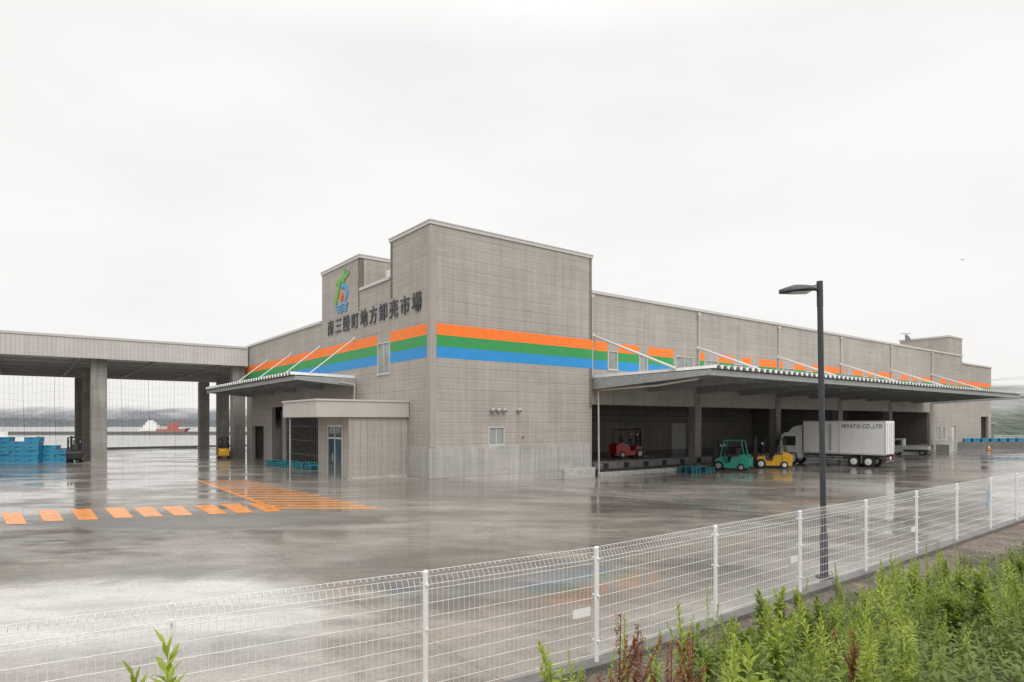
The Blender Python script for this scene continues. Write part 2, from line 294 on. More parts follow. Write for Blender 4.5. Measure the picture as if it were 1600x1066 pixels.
# ---------------------------------------------------------------- market building
BB=empty('market_building',W(0,0,0),TH,'long grey concrete panel market building with orange, green and blue stripes and a corner tower','building')
def window(axis,d,a0,a1,z0,z1,mull=1,glass='lglass',inset=.06,name='window'):
    a0,a1=sorted((a0,a1)); fw=.06
    def bx(b,p0,p1,e0,e1,q0,q1): return b.box(p0,p1,d+e0,d+e1,q0,q1) if axis=='v' else b.box(d+e0,d+e1,p0,p1,q0,q1)
    b=MB()
    bx(b,a0,a0+fw,inset-.08,inset+.04,z0,z1); bx(b,a1-fw,a1,inset-.08,inset+.04,z0,z1); bx(b,a0+fw,a1-fw,inset-.08,inset+.04,z0,z0+fw); bx(b,a0+fw,a1-fw,inset-.08,inset+.04,z1-fw,z1)
    for k in range(mull):
        x=a0+(a1-a0)*(k+1)/(mull+1); bx(b,x-.03,x+.03,inset-.04,inset+.03,z0+fw,z1-fw)
    f=b.build(name,MT['alu'],BB); g=MB(); bx(g,a0+fw*.5,a1-fw*.5,inset,inset+.02,z0+fw*.5,z1-fw*.5); g.build('pane',MT[glass],f)
    sl=MB(); bx(sl,a0-.05,a1+.05,-.07,inset-.08,z0-.07,z0-.01); sl.build('sill',MT['alu'],f)
    return f
ZT=14.05; TU=12.4; T1=4.77; T2a,T2b=9.2,15.9; VE=35.9
w1=(on_v(763,0,0)[0],on_v(788,0,0)[0],on_v(763,696,0)[1],on_v(763,667,0)[1])
b=MB(); b.wall('v',0,.3,0,TU,-.7,ZT,[w1]); b.wall('u',0,.3,.0,T1,-.7,ZT); b.wall('u',TU-.3,.3,.0,T1,4,ZT); b.wall('v',T1-.3,.3,0,TU,10.6,ZT); b.box(.3,TU-.3,.3,T1-.3,ZT-.4,ZT-.2)
b.build('corner_tower_wall',MT['panel'],BB); window('v',0,*w1)
wl=(on_u(590,0,0)[0],on_u(609,0,0)[0],6.1,8.05)
opA=(on_u(412,0,0)[0],on_u(394,0,0)[0],-.5,on_u(400,666,0)[1]); opB=(on_u(441,0,0)[0],on_u(425,0,0)[0],-.5,on_u(432,636,0)[1]); opC=(on_u(505,0,0)[0],on_u(447,0,0)[0],-.5,on_u(470,650,0)[1])
b=MB(); b.wall('u',.0,.3,T1,T2a,-.7,11.8,[wl]); b.build('side_wall',MT['panel'],BB)
b=MB(); b.wall('u',.0,.3,T2a,T2b,-.7,ZT,[opC] if opC[0]<T2b else []); b.wall('v',T2a,.3,.0,6,10.5,ZT); b.wall('v',T2b-.3,.3,.3,6,10.5,ZT); b.box(.3,6,T2a+.3,T2b-.3,ZT-.4,ZT-.2); b.build('rear_tower_wall',MT['panel'],BB)
b=MB(); b.wall('u',.0,.3,T2b,VE,-.9,10.5,[opA,opB,(T2b,opC[1],opC[2],opC[3])]); b.wall('v',VE-.3,.3,.3,80,-.9,10.5); b.build('side_wall',MT['panel'],BB)  # includes an unseen rear wall, added to block light
window('u',0,*wl)
MB().box(.35,80,.6,VE-.4,10.1,10.3).box(.35,10,T1,T2a,11.3,11.45).build('roof',MT['soffit'],BB)
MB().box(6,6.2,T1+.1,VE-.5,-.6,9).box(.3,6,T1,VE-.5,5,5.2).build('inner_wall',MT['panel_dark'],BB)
MB().box(1.6,1.7,opA[0]-.1,opA[1]+.1,-.5,3.5).build('steel_door',MT['steel'],BB)
b=MB().box(1.5,3.4,5.6,8.4,11.46,13.2); b.build('rooftop_hut',MT['white'],BB,bev=.03)
b=MB()
def cop(x0,x1,y0,y1,z): b.box(x0-.07,x1+.07,y0-.07,y1+.07,z-.02,z+.16); b.box(x0-.1,x1+.1,y0-.1,y1+.1,z+.16,z+.22)
cop(0,TU,0,T1,ZT); b.build('coping',MT['coping'],BB); b=MB(); cop(0,6,T2a,T2b,ZT); b.build('coping',MT['coping'],BB)
b=MB(); b.box(-.1,.4,T1+.12,T2a-.12,11.8,11.98); b.build('coping',MT['coping'],BB); b=MB(); b.box(-.1,.4,T2b+.12,VE,10.5,10.68); b.build('coping',MT['coping'],BB)
MB().box(-.02,.0,.0,.32,1.72,ZT-.05).box(-.02,.36,-.02,.0,1.72,ZT-.05).build('corner_trim',MT['corner'],BB)
MB().extr([(-.12,-.12),(12.1,-.12),(12.1,0),(0,0),(0,2.5),(-.12,2.5)],'xy',-.8,1.7).build('plinth',MT['plinth'],BB)
MB().box(9.6,12.35,-.38,-.125,-.8,.12).build('plinth_step',MT['kerb_l'],BB,bev=.02)
LV=.3; UE=81.2
wins=[(on_v(950,0,LV)[0],on_v(965,0,LV)[0],6.75,8.05),(on_v(999,0,LV)[0],on_v(1012,0,LV)[0],6.75,7.95),(21.6,23.7,6.75,8.15)]
for k in range(5):
    o=24.3+11.65*k; wins+=[(o+.9,o+2.7,6.75,8.05),(o+5.0,o+6.0,6.75,7.95),(o+7.5,o+8.5,6.75,7.95)]
b=MB(); b.wall('v',LV,.3,TU,UE,4.3,11.8,wins); 
dw=[(72.0,73.8,.9,2.6),(74.6,75.3,.9,2.6),(77.6,78.9,-.45,2.6)]
b.wall('v',LV,.3,70.4,UE,-.9,4.3,dw); b.build('long_wall',MT['panel'],BB)
for q in wins+dw[:2]: window('v',LV,*q,mull=1 if q[1]-q[0]>1.2 else 0)
MB().box(77.65,78.85,LV+.08,LV+.14,-.45,2.55).build('door',MT['alu'],BB)
b=MB(); b.box(TU+.14,UE+.1,LV-.1,LV+.4,11.8,12.0); b.build('coping',MT['coping'],BB)
for i in range(6):
    uu=(24.3+11.65*i) if i<5 else 12.62
    p=MB().tube((uu,LV-.12,6.2),(uu,LV-.12,11.6),.06); p.box(uu-.15,uu+.15,LV-.2,LV-.02,11.45,11.7); p.build('downpipe',MT['beige'],BB)
b=MB(); b.wall('v',LV+.02,.3,UE,92.8,-.9,10.85,[(88.6,91.6,-.9,3.9)]); b.wall('u',92.5,.3,.62,20,-.9,10.85); b.wall('u',UE,.3,.35,14,10.3,11.7); b.box(UE+.3,92.5,.62,20,10.2,10.4); b.build('end_block',MT['panel'],BB)
MB().box(UE+.12,92.95,LV-.1,LV+.4,10.85,11.05).build('coping',MT['coping'],BB)
b=MB(); b.box(76.7,UE,LV-.02,6.1,12.02,ZT).build('rooftop_block',MT['panel'],BB); MB().box(76.6,UE+.1,LV-.1,6.2,ZT,ZT+.22).build('coping',MT['coping'],BB)
def stripes(axis,d,segs):
    for k,(z1,z0,mm,nm) in enumerate([(8.6,7.97,'orange','orange_stripe'),(7.97,7.33,'green','green_stripe'),(7.33,6.7,'blue','blue_stripe')]):
        for a0,a1 in segs:
            b=MB()
            if axis=='v': b.box(a0,a1,d-.006,d-.001,z0,z1)
            else: b.box(d-.006,d-.001,a0,a1,z0,z1)
            b.build(nm,MT[mm],BB)
stripes('v',0,[(.40,TU)])
stripes('u',0,[(.36,min(wl[:2])-.06),(max(wl[:2])+.06,VE)])
sg=[(TU+.05,wins[0][0]-.05),(wins[0][1]+.05,wins[1][0]-.05),(wins[1][1]+.05,21.3)]
for k in range(5):
    o=24.3+11.65*k; sg+=[(o+.1,o+.8),(o+2.8,o+4.9),(o+6.1,o+7.4),(o+8.6,o+11.4)]
stripes('v',LV,sg); stripes('v',LV+.02,[(82.7,92.4)])
for i in range(1,6): 
    uu=24.3+11.65*(i-1); MB().box(uu-.38,uu+.38,LV-.06,LV+.6,-.9,5.3).build('bay_column',MT['conc'],BB)
MB().box(TU,70.4,LV+.01,10,-.9,.43).build('dock_platform',MT['dockfloor'],BB)
MB().box(TU+.1,70.4,-.12,LV,-.05,.40).build('dock_edge',MT['kerb'],BB)
for k in range(28):
    uu=TU+1+2.05*k; MB().box(uu,uu+.35,-.24,-.125,-.02,.32).build('dock_bumper',MT['rubber'],BB)
MB().box(TU+.1,24.,-.75,-.45,-.9,-.22).build('dock_kerb',MT['kerb_l'],BB,bev=.02)
b=MB(); b.box(TU,70.4,10,10.2,-.5,5.2).box(TU-.1,TU+.05,LV+.3,10,-.5,5.2).box(70.4,70.5,LV+.3,10,-.5,5.2)
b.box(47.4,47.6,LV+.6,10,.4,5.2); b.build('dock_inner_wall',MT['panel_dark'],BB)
b=MB().box(TU,70.4,LV+.3,10,5.0,5.2)
for k in range(24): b.box(TU+1+2.4*k,TU+1.2+2.4*k,LV+.4,10,4.75,5.0)
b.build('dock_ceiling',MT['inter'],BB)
for k,uu in enumerate((33.2,52,63)):
    MB().box(uu,uu+2.2,9.9,10,.43,3.0).build('shutter_door',MT['soffit'],BB)
MB().path([(TU+.1,9.7,3.6),(47,9.7,3.6)],.05).path([(TU+.1,9.75,3.2),(47,9.75,3.2)],.03).build('wall_pipe',MT['steel'],BB)
def zig(b,axis,a0,a1,e0,e1,z0,z1,per=.62,amp=.2):
    n=int((a1-a0)/per); 
    for k in range(n):
        t=a0+k*per; pr=[(t,0),(t+.14,0),(t+.25,amp),(t+.48,amp),(t+per,0)]
        for (p,h),(p2,h2) in zip(pr,pr[1:]):
            if axis=='u': b.quad((p,e0,z0+h),(p2,e0,z0+h2),(p2,e1,z1+h2),(p,e1,z1+h)); b.quad((p,e1,z1+h-.03),(p2,e1,z1+h2-.03),(p2,e1,z1+h2),(p,e1,z1+h))
            else: b.quad((e0,p,z0+h),(e0,p2,z0+h2),(e1,p2,z1+h2),(e1,p,z1+h)); b.quad((e1,p,z1+h-.03),(e1,p2,z1+h2-.03),(e1,p2,z1+h2),(e1,p,z1+h))
    return b
CU0,CU1,CD=12.62,68.6,-9.1
cp=zig(MB(),'u',CU0,CU1+.2,LV-.02,CD-.3,6.08,6.12); cr_=cp.build('loading_canopy',MT['roofm'],BB)
b=MB(); b.box(CU0,CU1,CD,CD+.12,5.74,6.07).box(CU0,CU1,CD+.12,CD+.25,5.74,5.80)
for k in range(5): b.box(CU0+.1,CU1-.1,CD+1.6*(k+1),CD+1.6*(k+1)+.1,5.85,6.05)
b.build('canopy_beam',MT['steel'],cr_)
for k in range(11):
    uu=CU0+.06 if k==0 else (24.3+5.825*(k-2) if k>0 else 0)
    if k==1: uu=18.5
    dd=.1 if k else .06
    MB().extr([(LV-.02,5.3),(CD+.12,5.76),(CD+.12,6.06),(LV-.02,6.06)],'yz',uu-dd,uu+dd).build('cantilever_beam',MT['steel'],cr_)
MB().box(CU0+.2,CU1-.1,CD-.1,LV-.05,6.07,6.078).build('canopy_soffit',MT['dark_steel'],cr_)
for k in range(6):
    uu=12.75 if k==0 else 24.3+11.65*(k-1)
    MB().tube((uu,LV-.05,8.95),(uu,-6.6,6.28),.082,n=10).tube((uu,LV-.1,8.95),(uu,LV-.0,8.95),.18).build('tie_pipe',MT['rod'],cr_)
MB().path([(CU0+.3,CD+1,5.6),(CU0+.3,CD+4,5.35),(CU0+.3,-.1,5.25),(CU0+.3,-.15,-.4)],.06,8).build('drain_pipe',MT['beige'],cr_)
LA,LB,LD=9.75,33.9,-4.1
cl=zig(MB(),'v',LA,LB,-.02,LD-.25,6.05,6.12); cl_=cl.build('side_canopy',MT['roofm'],BB)
b=MB().box(LD,LD+.1,LA,LB,5.78,6.06).box(LD+1.5,LD+1.6,LA,LB,5.8,6.02).box(LD+2.8,LD+2.9,LA,LB,5.8,6.02)
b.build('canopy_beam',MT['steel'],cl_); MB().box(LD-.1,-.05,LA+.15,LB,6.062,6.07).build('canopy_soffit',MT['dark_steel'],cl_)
for vv in (LA+.05,15.7,21.6,27.5,33.6): MB().extr([(-.02,5.5),(LD+.1,5.8),(LD+.1,6.04),(-.02,6.04)],'xz',vv-.07,vv+.07).build('cantilever_beam',MT['steel'],cl_)
for vv in (10.0,16.4,22.8,29.2): MB().tube((-.03,vv,8.75),(-3.1,vv,6.25),.042).tube((-.08,vv,8.75),(0,vv,8.75),.11).build('tie_pipe',MT['rod'],cl_)
MB().path([(-1.2,LA-.06,5.75),(-.15,LA-.06,5.6),(-.15,LA-.06,3.)],.05,8).build('drain_pipe',MT['beige'],cl_)
for px in (768,777,786,809):
    u_,z_=on_v(px,641,0); v_=MB().tube((u_,0,z_),(u_,-.16,z_),.11,n=14); v_.tube((u_,-.16,z_),(u_,-.24,z_-.08),.15,.13,n=14); v_.build('vent_hood',MT['steel'],BB)
MB().tube((6.5,-.02,2.2),(6.5,-.1,2.2),.05).build('wall_tap',MT['red'],BB)
AX=empty('entrance_vestibule',W(0,0,0),TH,'low beige entrance vestibule with a smooth flat metal roof beside the corner tower','vestibule')
d0,d1=sorted((on_u(512,0,-3.64)[0],on_u(535,0,-3.64)[0])); dz=2.95
b=MB(); b.wall('v',2.53,.15,-3.64,-.03,-.4,3.38); b.wall('u',-3.64,.15,2.68,7.05,-.4,3.38,[(d0,d1,-.4,dz)]); b.wall('v',6.9,.15,-3.49,-.03,-.4,3.38); b.build('wall',MT['clad'],AX)
MB().box(-5.5,-.03,2.35,7.8,3.38,4.25).build('roof',MT['band'],AX,bev=.02); MB().box(-5.56,-.03,2.29,7.86,4.25,4.35).build('roof_coping',MT['coping'],AX); 
MB().box(-3.7,-.03,2.47,2.525,-.4,.08).build('base_strip',MT['kerb_l'],AX)
fd=MB(); 
for a,bb in ((d0,d0+.08),(d1-.08,d1),((d0+d1)/2-.04,(d0+d1)/2+.04)): fd.box(-3.66,-3.56,a,bb,-.1,dz)
fd.box(-3.66,-3.56,d0+.08,d1-.08,dz-.1,dz).box(-3.66,-3.56,d0+.08,d1-.08,2.15,2.25); dr=fd.build('door',MT['alu'],AX); MB().box(-3.62,-3.6,d0,d1,-.1,dz).build('pane',MT['glass'],dr); MB().tube((-3.72,(d0+d1)/2+.12,.9),(-3.72,(d0+d1)/2+.12,1.3),.02).build('handle',MT['alu'],dr)
MB().tube((-5.2,7.4,-.4),(-5.2,7.4,3.38),.05,n=12).build('post',MT['steel'],AX)
# ---------------------------------------------------------------- lettering
def glyph(body,size,name,m,parent,mat,shear=0,off=0,ext=.02,space=1):
    cu=bpy.data.curves.new(name,'FONT'); cu.body=body; cu.size=size; cu.extrude=ext; cu.offset=off; cu.shear=shear; cu.space_character=space
    t=bpy.data.objects.new('tmp',cu); COL.objects.link(t); bpy.context.view_layer.update()
    dg=bpy.context.evaluated_depsgraph_get(); me=bpy.data.meshes.new_from_object(t.evaluated_get(dg)); bpy.data.objects.remove(t)
    o=bpy.data.objects.new(name,me); COL.objects.link(o); me.materials.clear(); me.materials.append(m); o.parent=parent; o.matrix_local=mat
    return o
word='南三陸町地方卸売市場'
Rsign=Matrix(((0,0,-1,0),(-1,0,0,0),(0,1,0,0),(0,0,0,1)))
for i,ch in enumerate(word):
    vv=14.72-1.41*i
    glyph(ch,1.18,'sign_character',MT['sign'],BB,Matrix.Translation((-.05,vv,9.5))@Rsign,off=.012,ext=.02)
def ribbon(pts,wd,mm,name,v0=0,z0=0,dd=.0):
    b=MB(); n=len(pts)
    L_=[];R_=[]
    for i,p in enumerate(pts):
        a=pts[max(0,i-1)]; q=pts[min(n-1,i+1)]; dx,dy=q[0]-a[0],q[1]-a[1]; l=math.hypot(dx,dy) or 1; wq=(wd[i] if isinstance(wd,(list,tuple)) else wd)/2
        L_.append((p[0]-dy/l*wq,p[1]+dx/l*wq)); R_.append((p[0]+dy/l*wq,p[1]-dx/l*wq))
    for (e) in (-.06-dd,-.01):
        for p in L_+R_: b.v.append((e,v0-p[0],z0+p[1]))
    for k in (0,2*n):
        for i in range(n-1): b.f.append((k+i,k+i+1,k+n+i+1,k+n+i))
    for i in range(n-1): b.f.append((i,i+1,2*n+i+1,2*n+i)); b.f.append((n+i,n+i+1,3*n+i+1,3*n+i))
    return b.build(name,MT[mm],BB)
def arc(cx,cy,rx,ry,a0,a1,n=20): return [(cx+rx*math.cos(math.radians(a0+(a1-a0)*k/n)),cy+ry*math.sin(math.radians(a0+(a1-a0)*k/n))) for k in range(n+1)]
MT['lblue']=M('emblem_blue',(.05,.33,.62),.5,0,.05); MT['lgreen']=M('emblem_green',(.13,.42,.06),.5,0,.05); MT['lred']=M('emblem_red',(.72,.12,.03),.5,0,.05)
VC=on_u(534,0,0)[0]; ZC=on_u(534,457,0)[1]
ribbon([(-.95,.72),(-.4,.80),(.5,.95),(1.3,1.18)],[.2,.3,.34,.26],'lgreen','emblem_stroke',VC,ZC,0)
ribbon([(.62,1.5),(.45,1.1),(.3,.55)],[.36,.32,.24],'lgreen','emblem_stroke',VC,ZC,.004)
ribbon([(-.15,.8),(-.45,.4),(-.75,-.1),(-1.15,-.7)],[.26,.34,.4,.5],'lgreen','emblem_stroke',VC,ZC,.006)
ribbon(arc(.38,-.12,.66,.52,125,-70),[.1]+[.24]*19+[.1],'lblue','emblem_ring',VC,ZC,.008)
ribbon(arc(.02,-.32,.15,.15,0,360,16),.30,'lred','emblem_dot',VC,ZC,.012)
for k in range(3):
    ribbon([(-1.05+.2*k+(2.2-.3*k)*t/12,-.9-.22*k+.06*math.sin(t*1.05)) for t in range(13)],.1,'lblue','emblem_wave',VC,ZC)
# ---------------------------------------------------------------- open hall
HB=empty('open_market_hall',W(0,0,0),TH,'open quayside hall with a deep ribbed fascia on tall concrete columns','open hall')
MB().box(-70,-.12,35,35.3,8.6,10.3).build('fascia',MT['ribbed'],HB); MB().box(-70,-.12,34.93,35.4,10.3,10.5).build('coping',MT['coping'],HB)
b=MB().box(-70,6,35.95,61,8.75,8.95); b.box(-70,-.12,35.3,35.95,8.75,8.95); b.build('soffit',MT['coping'],HB)
for vv in (40,44.5,49,53.5,58): MB().box(-70,6,vv,vv+.25,8.45,8.75).build('roof_beam',MT['soffit'],HB)
for k in range(13): MB().box(-66.4+5.825*k,-66.1+5.825*k,35.9,61,8.52,8.752).build('roof_beam',MT['soffit'],HB)
for k in range(24):
    for j in range(4):
        if (k+j)%2: MB().box(-60+2.6*k,-58.2+2.6*k,40.7+4.5*j,42.6+4.5*j,8.70,8.74).build('ceiling_panel',MT['dark_steel'],HB)
MB().box(-70,6,61,61.3,8.4,10.2).box(-70,6,35.4,61,10.0,10.1).build('rear_fascia',MT['ribbed'],HB)
for (u_,v_) in ((-.75,36.3),(.6,48),(1.1,60),(-12.4,36.3),(-12.2,48),(-12.2,60),(-24,36.3),(-24,60)):
    MB().box(u_-.6,u_+.6,v_-.5,v_+.5,-.9,8.3 if v_>37 else 8.75).build('column',MT['conc'],HB,bev=.03)
NM=M('net_cord',(.10,.12,.11),.8)
for ni,(a0,a1,vv) in enumerate(((-11.,.4,60.8),(-23.5,-13.2,60.8),(-36,-24.8,60.8))):
    b=MB(); n=int((a1-a0)/.42)
    for k in range(n):
        x=a0+k*.42; zb=.0+.4*(k%3); xx=[x+.16*math.sin(k*1.7+j*.9)*j/4 for j in range(5)]
        for j in range(4): b.tube((xx[j],vv+.1*j*math.sin(k*.7),8.4+(zb-8.4)*j/4),(xx[j+1],vv+.1*(j+1)*math.sin(k*.7),8.4+(zb-8.4)*(j+1)/4),.008 if k%7 else .018,n=3,cap=False)
    for j in range(9):
        z=.8+j*.82; 
        for k in range(8): 
            xa=a0+(a1-a0)*k/8; xb=a0+(a1-a0)*(k+1)/8; b.tube((xa,vv,z+.2*math.sin(k+j)),(xb,vv,z+.2*math.sin(k+1+j)),.005,n=3,cap=False)
    o=b.build('hanging_net',NM); o.location=W(0,0,0); o.rotation_euler=(0,0,TH); tag(o,'fine cord net hanging in the open hall '+('nearest the market building','between the two rows of columns','at the left photo edge')[ni],'net')
b=MB()
for k in range(26):
    vv=opC[0]+(opC[1]-opC[0])*k/25; b.tube((-.4,vv,4.0),(-.4,vv,.0),.012,n=4)
for z in (.6,1.7,2.8,3.9): b.tube((-.4,opC[0],z),(-.4,opC[1],z),.012,n=4)
o=b.build('net_curtain',MT['soffit']); o.location=W(0,0,0); o.rotation_euler=(0,0,TH); tag(o,'pale net curtain hanging under the side canopy','curtain')
# ---------------------------------------------------------------- vehicles
def wheel(parent,x,y,r,wd,rim='steel'):
    t=MB().tube((x,y-wd/2,r),(x,y+wd/2,r),r,n=24).build('wheel',MT['rubber'],parent,bev=.03)
    q=MB()
    for sgn in (-1,1): q.tube((x,y+sgn*wd*.5,r),(x,y+sgn*(wd*.5+.015),r),r*.58,r*.52,n=20); q.tube((x,y+sgn*(wd*.5+.012),r),(x,y+sgn*(wd*.5+.05),r),r*.2,n=12)
    q.build('rim',MT[rim],t); return t
def forklift(loc,rz,col,label,guard='black',group=None,sc_=1.0):
    R=empty('forklift',loc,rz,label,'forklift',group); m=MT[col]; R.scale=(sc_,)*3
    MB().extr([(-.75,.25),(.95,.25),(.95,.78),(.55,.9),(.4,.5),(-.05,.5),(-.15,.88),(-.75,.95)],'xz',-.5,.5).build('body',m,R,bev=.04)
    MB().extr([(-.75,.95),(-.15,.88),(-.2,1.0),(-.75,1.06)],'xz',-.4,.4).build('engine_cover',MT['dark_steel'],R,bev=.02)
    MB().extr([(-1.25,.3),(-.76,.2),(-.76,1.08),(-1.05,1.05),(-1.28,.88)],'xz',-.54,.54).build('counterweight',m,R,bev=.07)
    g=MB()
    for y in (-.48,.48): g.path([(.66,y,.85),(.38,y,2.12),(-.8,y,2.12),(-1.0,y,1.05)],.038,6)
    for k in range(7): g.tube((.38-.19*k,-.48,2.12),(.38-.19*k,.48,2.12),.026)
    g.build('overhead_guard',MT[guard],R)
    g=MB()
    for y in (-.33,.33): g.box(1.0,1.12,y-.06,y+.06,.08,2.25); g.box(1.12,1.2,y*.75-.04,y*.75+.04,.12,2.05)
    for z in (.5,1.2,2.12): g.box(1.02,1.1,-.33,.33,z,z+.09)
    g.tube((1.06,-.12,.2),(1.06,-.12,1.9),.045).tube((1.06,.12,.2),(1.06,.12,1.9),.045); g.build('mast',MT['black'],R)
    MB().box(1.2,1.26,-.5,.5,.25,.34).box(1.2,1.26,-.5,.5,.62,.7).box(1.2,1.24,-.5,-.46,.7,1.25).box(1.2,1.24,.46,.5,.7,1.25).box(1.2,1.24,-.48,.48,1.2,1.25).build('carriage',MT['black'],R)
    for y in (-.3,.3): MB().extr([(1.26,.06),(2.3,.06),(2.3,.08),(1.32,.12),(1.32,.7),(1.26,.7)],'xz',y-.06,y+.06).build('fork',MT['dark_steel'],R)
    MB().box(-.45,.0,-.24,.24,.98,1.1).extr([(-.5,1.05),(-.38,1.05),(-.45,1.55),(-.57,1.55)],'xz',-.23,.23).build('seat',MT['seatgrey'],R,bev=.04)
    MB().tube((.5,0,.9),(.3,0,1.3),.03).tube((.3,0,1.3),(.285,0,1.33),.17,n=16).build('steering_wheel',MT['black'],R)
    for y in (-.4,.4): MB().tube((.56,y,1.75),(.64,y,1.75),.08,n=12).build('headlight',MT['lightlens'],R)
    for y in (-.44,.44): MB().box(-1.3,-1.26,y-.06,y+.06,.85,.95).build('tail_light',MT['redlens'],R)
    for x,y,r in ((.75,-.5,.33),(.75,.5,.33),(-.8,-.48,.26),(-.8,.48,.26)): wheel(R,x,y,r,.2,'white' if col=='yellow' else 'steel')
    return R
p=gpt(1143,735); forklift(p,math.radians(145),'teal','teal green forklift under the loading canopy beside the pallets','teal',sc_=1.06)
p=gpt(1205,731.5); forklift(p,math.radians(165),'yellow','yellow forklift parked between the teal forklift and the white box truck',sc_=1.1)
forklift(W(18.4,2.3,.43),math.radians(25),'red','red forklift standing on the raised loading dock')
p=gpt(117,722); forklift(p,math.radians(122),'black','dark forklift beside the stacked blue crates')
p=gpt(350,716); forklift(p,math.radians(112),'yellow','small yellow forklift between the hall columns',sc_=.9)
def truck(loc,rz,sc_):
    R=empty('box_truck',loc,rz,'white box truck with blue company lettering parked nose-in under the canopy','truck'); R.scale=(sc_,)*3
    MB().box(-3.3,3.9,-.42,-.3,.62,.86).box(-3.3,3.9,.3,.42,.62,.86).box(-2.9,-2.6,-.42,.42,.6,.8).box(.5,1.3,-.95,-.45,.4,.8).box(.5,1.2,.45,.95,.4,.8).build('chassis',MT['dark_steel'],R)
    bx=MB().box(-3.5,2.35,-1.1,1.1,.98,3.45).build('cargo_box',MT['white'],R,bev=.03)
    t=MB()
    for y in (-1.1,1.1):
        sg_=1 if y>0 else -1
        t.box(-3.52,2.37,y-.0*sg_,y+.02*sg_,.94,1.06); t.box(-3.52,2.37,y,y+.02*sg_,3.4,3.47)
        for x in (-3.5,-.35,1.0,2.28): t.box(x-.03,x+.03,y,y+.018*sg_,1.06,3.4)
    t.build('box_trim',MT['alu'],bx)
    sd_=MB().box(.3,.32,1.102,1.11,1.1,3.35).tube((.25,1.12,1.2),(.25,1.12,3.2),.012).tube((.39,1.12,1.2),(.39,1.12,3.2),.012); sd_.build('side_door_seams',MT['dark_steel'],bx)
    rd=MB().box(-3.53,-3.5,-1.02,-.02,1.1,3.35).box(-3.53,-3.5,.02,1.02,1.1,3.35).build('rear_door',MT['white'],R,bev=.01)
    h=MB()
    for y in (-.2,.2,-.8,.8): h.tube((-3.56,y,1.15),(-3.56,y,3.3),.018)
    h.build('door_bar',MT['alu'],rd)
    MB().extr([(2.5,.55),(4.15,.55),(4.2,1.3),(4.02,2.35),(3.75,2.5),(2.5,2.5)],'xz',-1.02,1.02).build('cab',MT['white'],R,bev=.06)
    MB().extr([(2.55,2.5),(3.6,2.5),(3.2,2.95),(2.55,3.1)],'xz',-.85,.85).build('wind_deflector',MT['white'],R,bev=.05)
    MB().add([(4.20,-.9,1.42),(4.20,.9,1.42),(4.055,.86,2.3),(4.055,-.86,2.3)],[(0,1,2,3)]).build('windscreen',MT['glass'],R)
    for y in (-1.03,1.03):
        MB().extr([(2.95,1.5),(4.0,1.5),(3.92,2.25),(2.95,2.25)],'xz',y-.006,y+.006).build('side_window',MT['glass'],R)
        MB().box(3.0,3.15,y-.02,y+.02,1.3,1.34).build('door_handle',MT['black'],R)
        MB().path([(4.1,y*1.0,2.2),(4.25,y*1.2,2.1)],.02).box(4.2,4.26,y*1.2-.1,y*1.2+.1,1.6,2.1).build('mirror',MT['black'],R)
        MB().box(4.16,4.22,y*.8-.12,y*.8+.12,.8,1.0).build('headlight',MT['lightlens'],R)
        MB().box(-3.58,-3.53,y*.82-.14,y*.82+.14,.66,.8).build('tail_light',MT['redlens'],R)
        MB().extr([(2.78,.5),(2.9,.95),(3.6,.95),(3.72,.5),(3.6,.5),(3.5,.85),(3.0,.85),(2.9,.5)],'xz',y-.02,y+.02).build('wheel_arch',MT['dark_steel'],R)
        sd=MB(); [sd.box(-.6,2.2,y*.97-.01,y*.97+.01,z,z+.08) for z in (.5,.68)]; sd.box(-1.9,-1.88,y*.9-.2,y*.9+.2,.3,.9); sd.build('side_guard',MT['steel'],R)
    MB().box(-3.55,-3.45,-1.05,1.05,.42,.55).build('bumper',MT['dark_steel'],R); MB().box(4.15,4.28,-1.0,1.0,.42,.68).build('bumper',MT['white'],R)
    MB().box(-3.56,-3.54,-.2,.2,.6,.82).build('number_plate',MT['white'],R)
    for y in (-.86,.86):
        wheel(R,3.25,y,.42,.26,'white')
        for x in (-1.35,-2.35): wheel(R,x,y,.42,.42,'white')
    mt=Matrix.Translation((-.5,1.12,2.93))@Matrix(((-1,0,0,0),(0,0,1,0),(0,1,0,0),(0,0,0,1)))@Matrix.Diagonal((.8,1,1,1))
    glyph('MIYATO CO.,LTD',.42,'lettering',MT['navy'],R,mt,shear=.1,off=0,ext=.004,space=1.08)
    return R
PHI=math.radians(45); tp=gpt(1346,730); fw=Vector((-math.cos(PHI),math.sin(PHI),0)); side=Vector((fw.y,-fw.x,0))
truck(tp+fw*1.95+side*.9,math.pi-PHI,1.07)
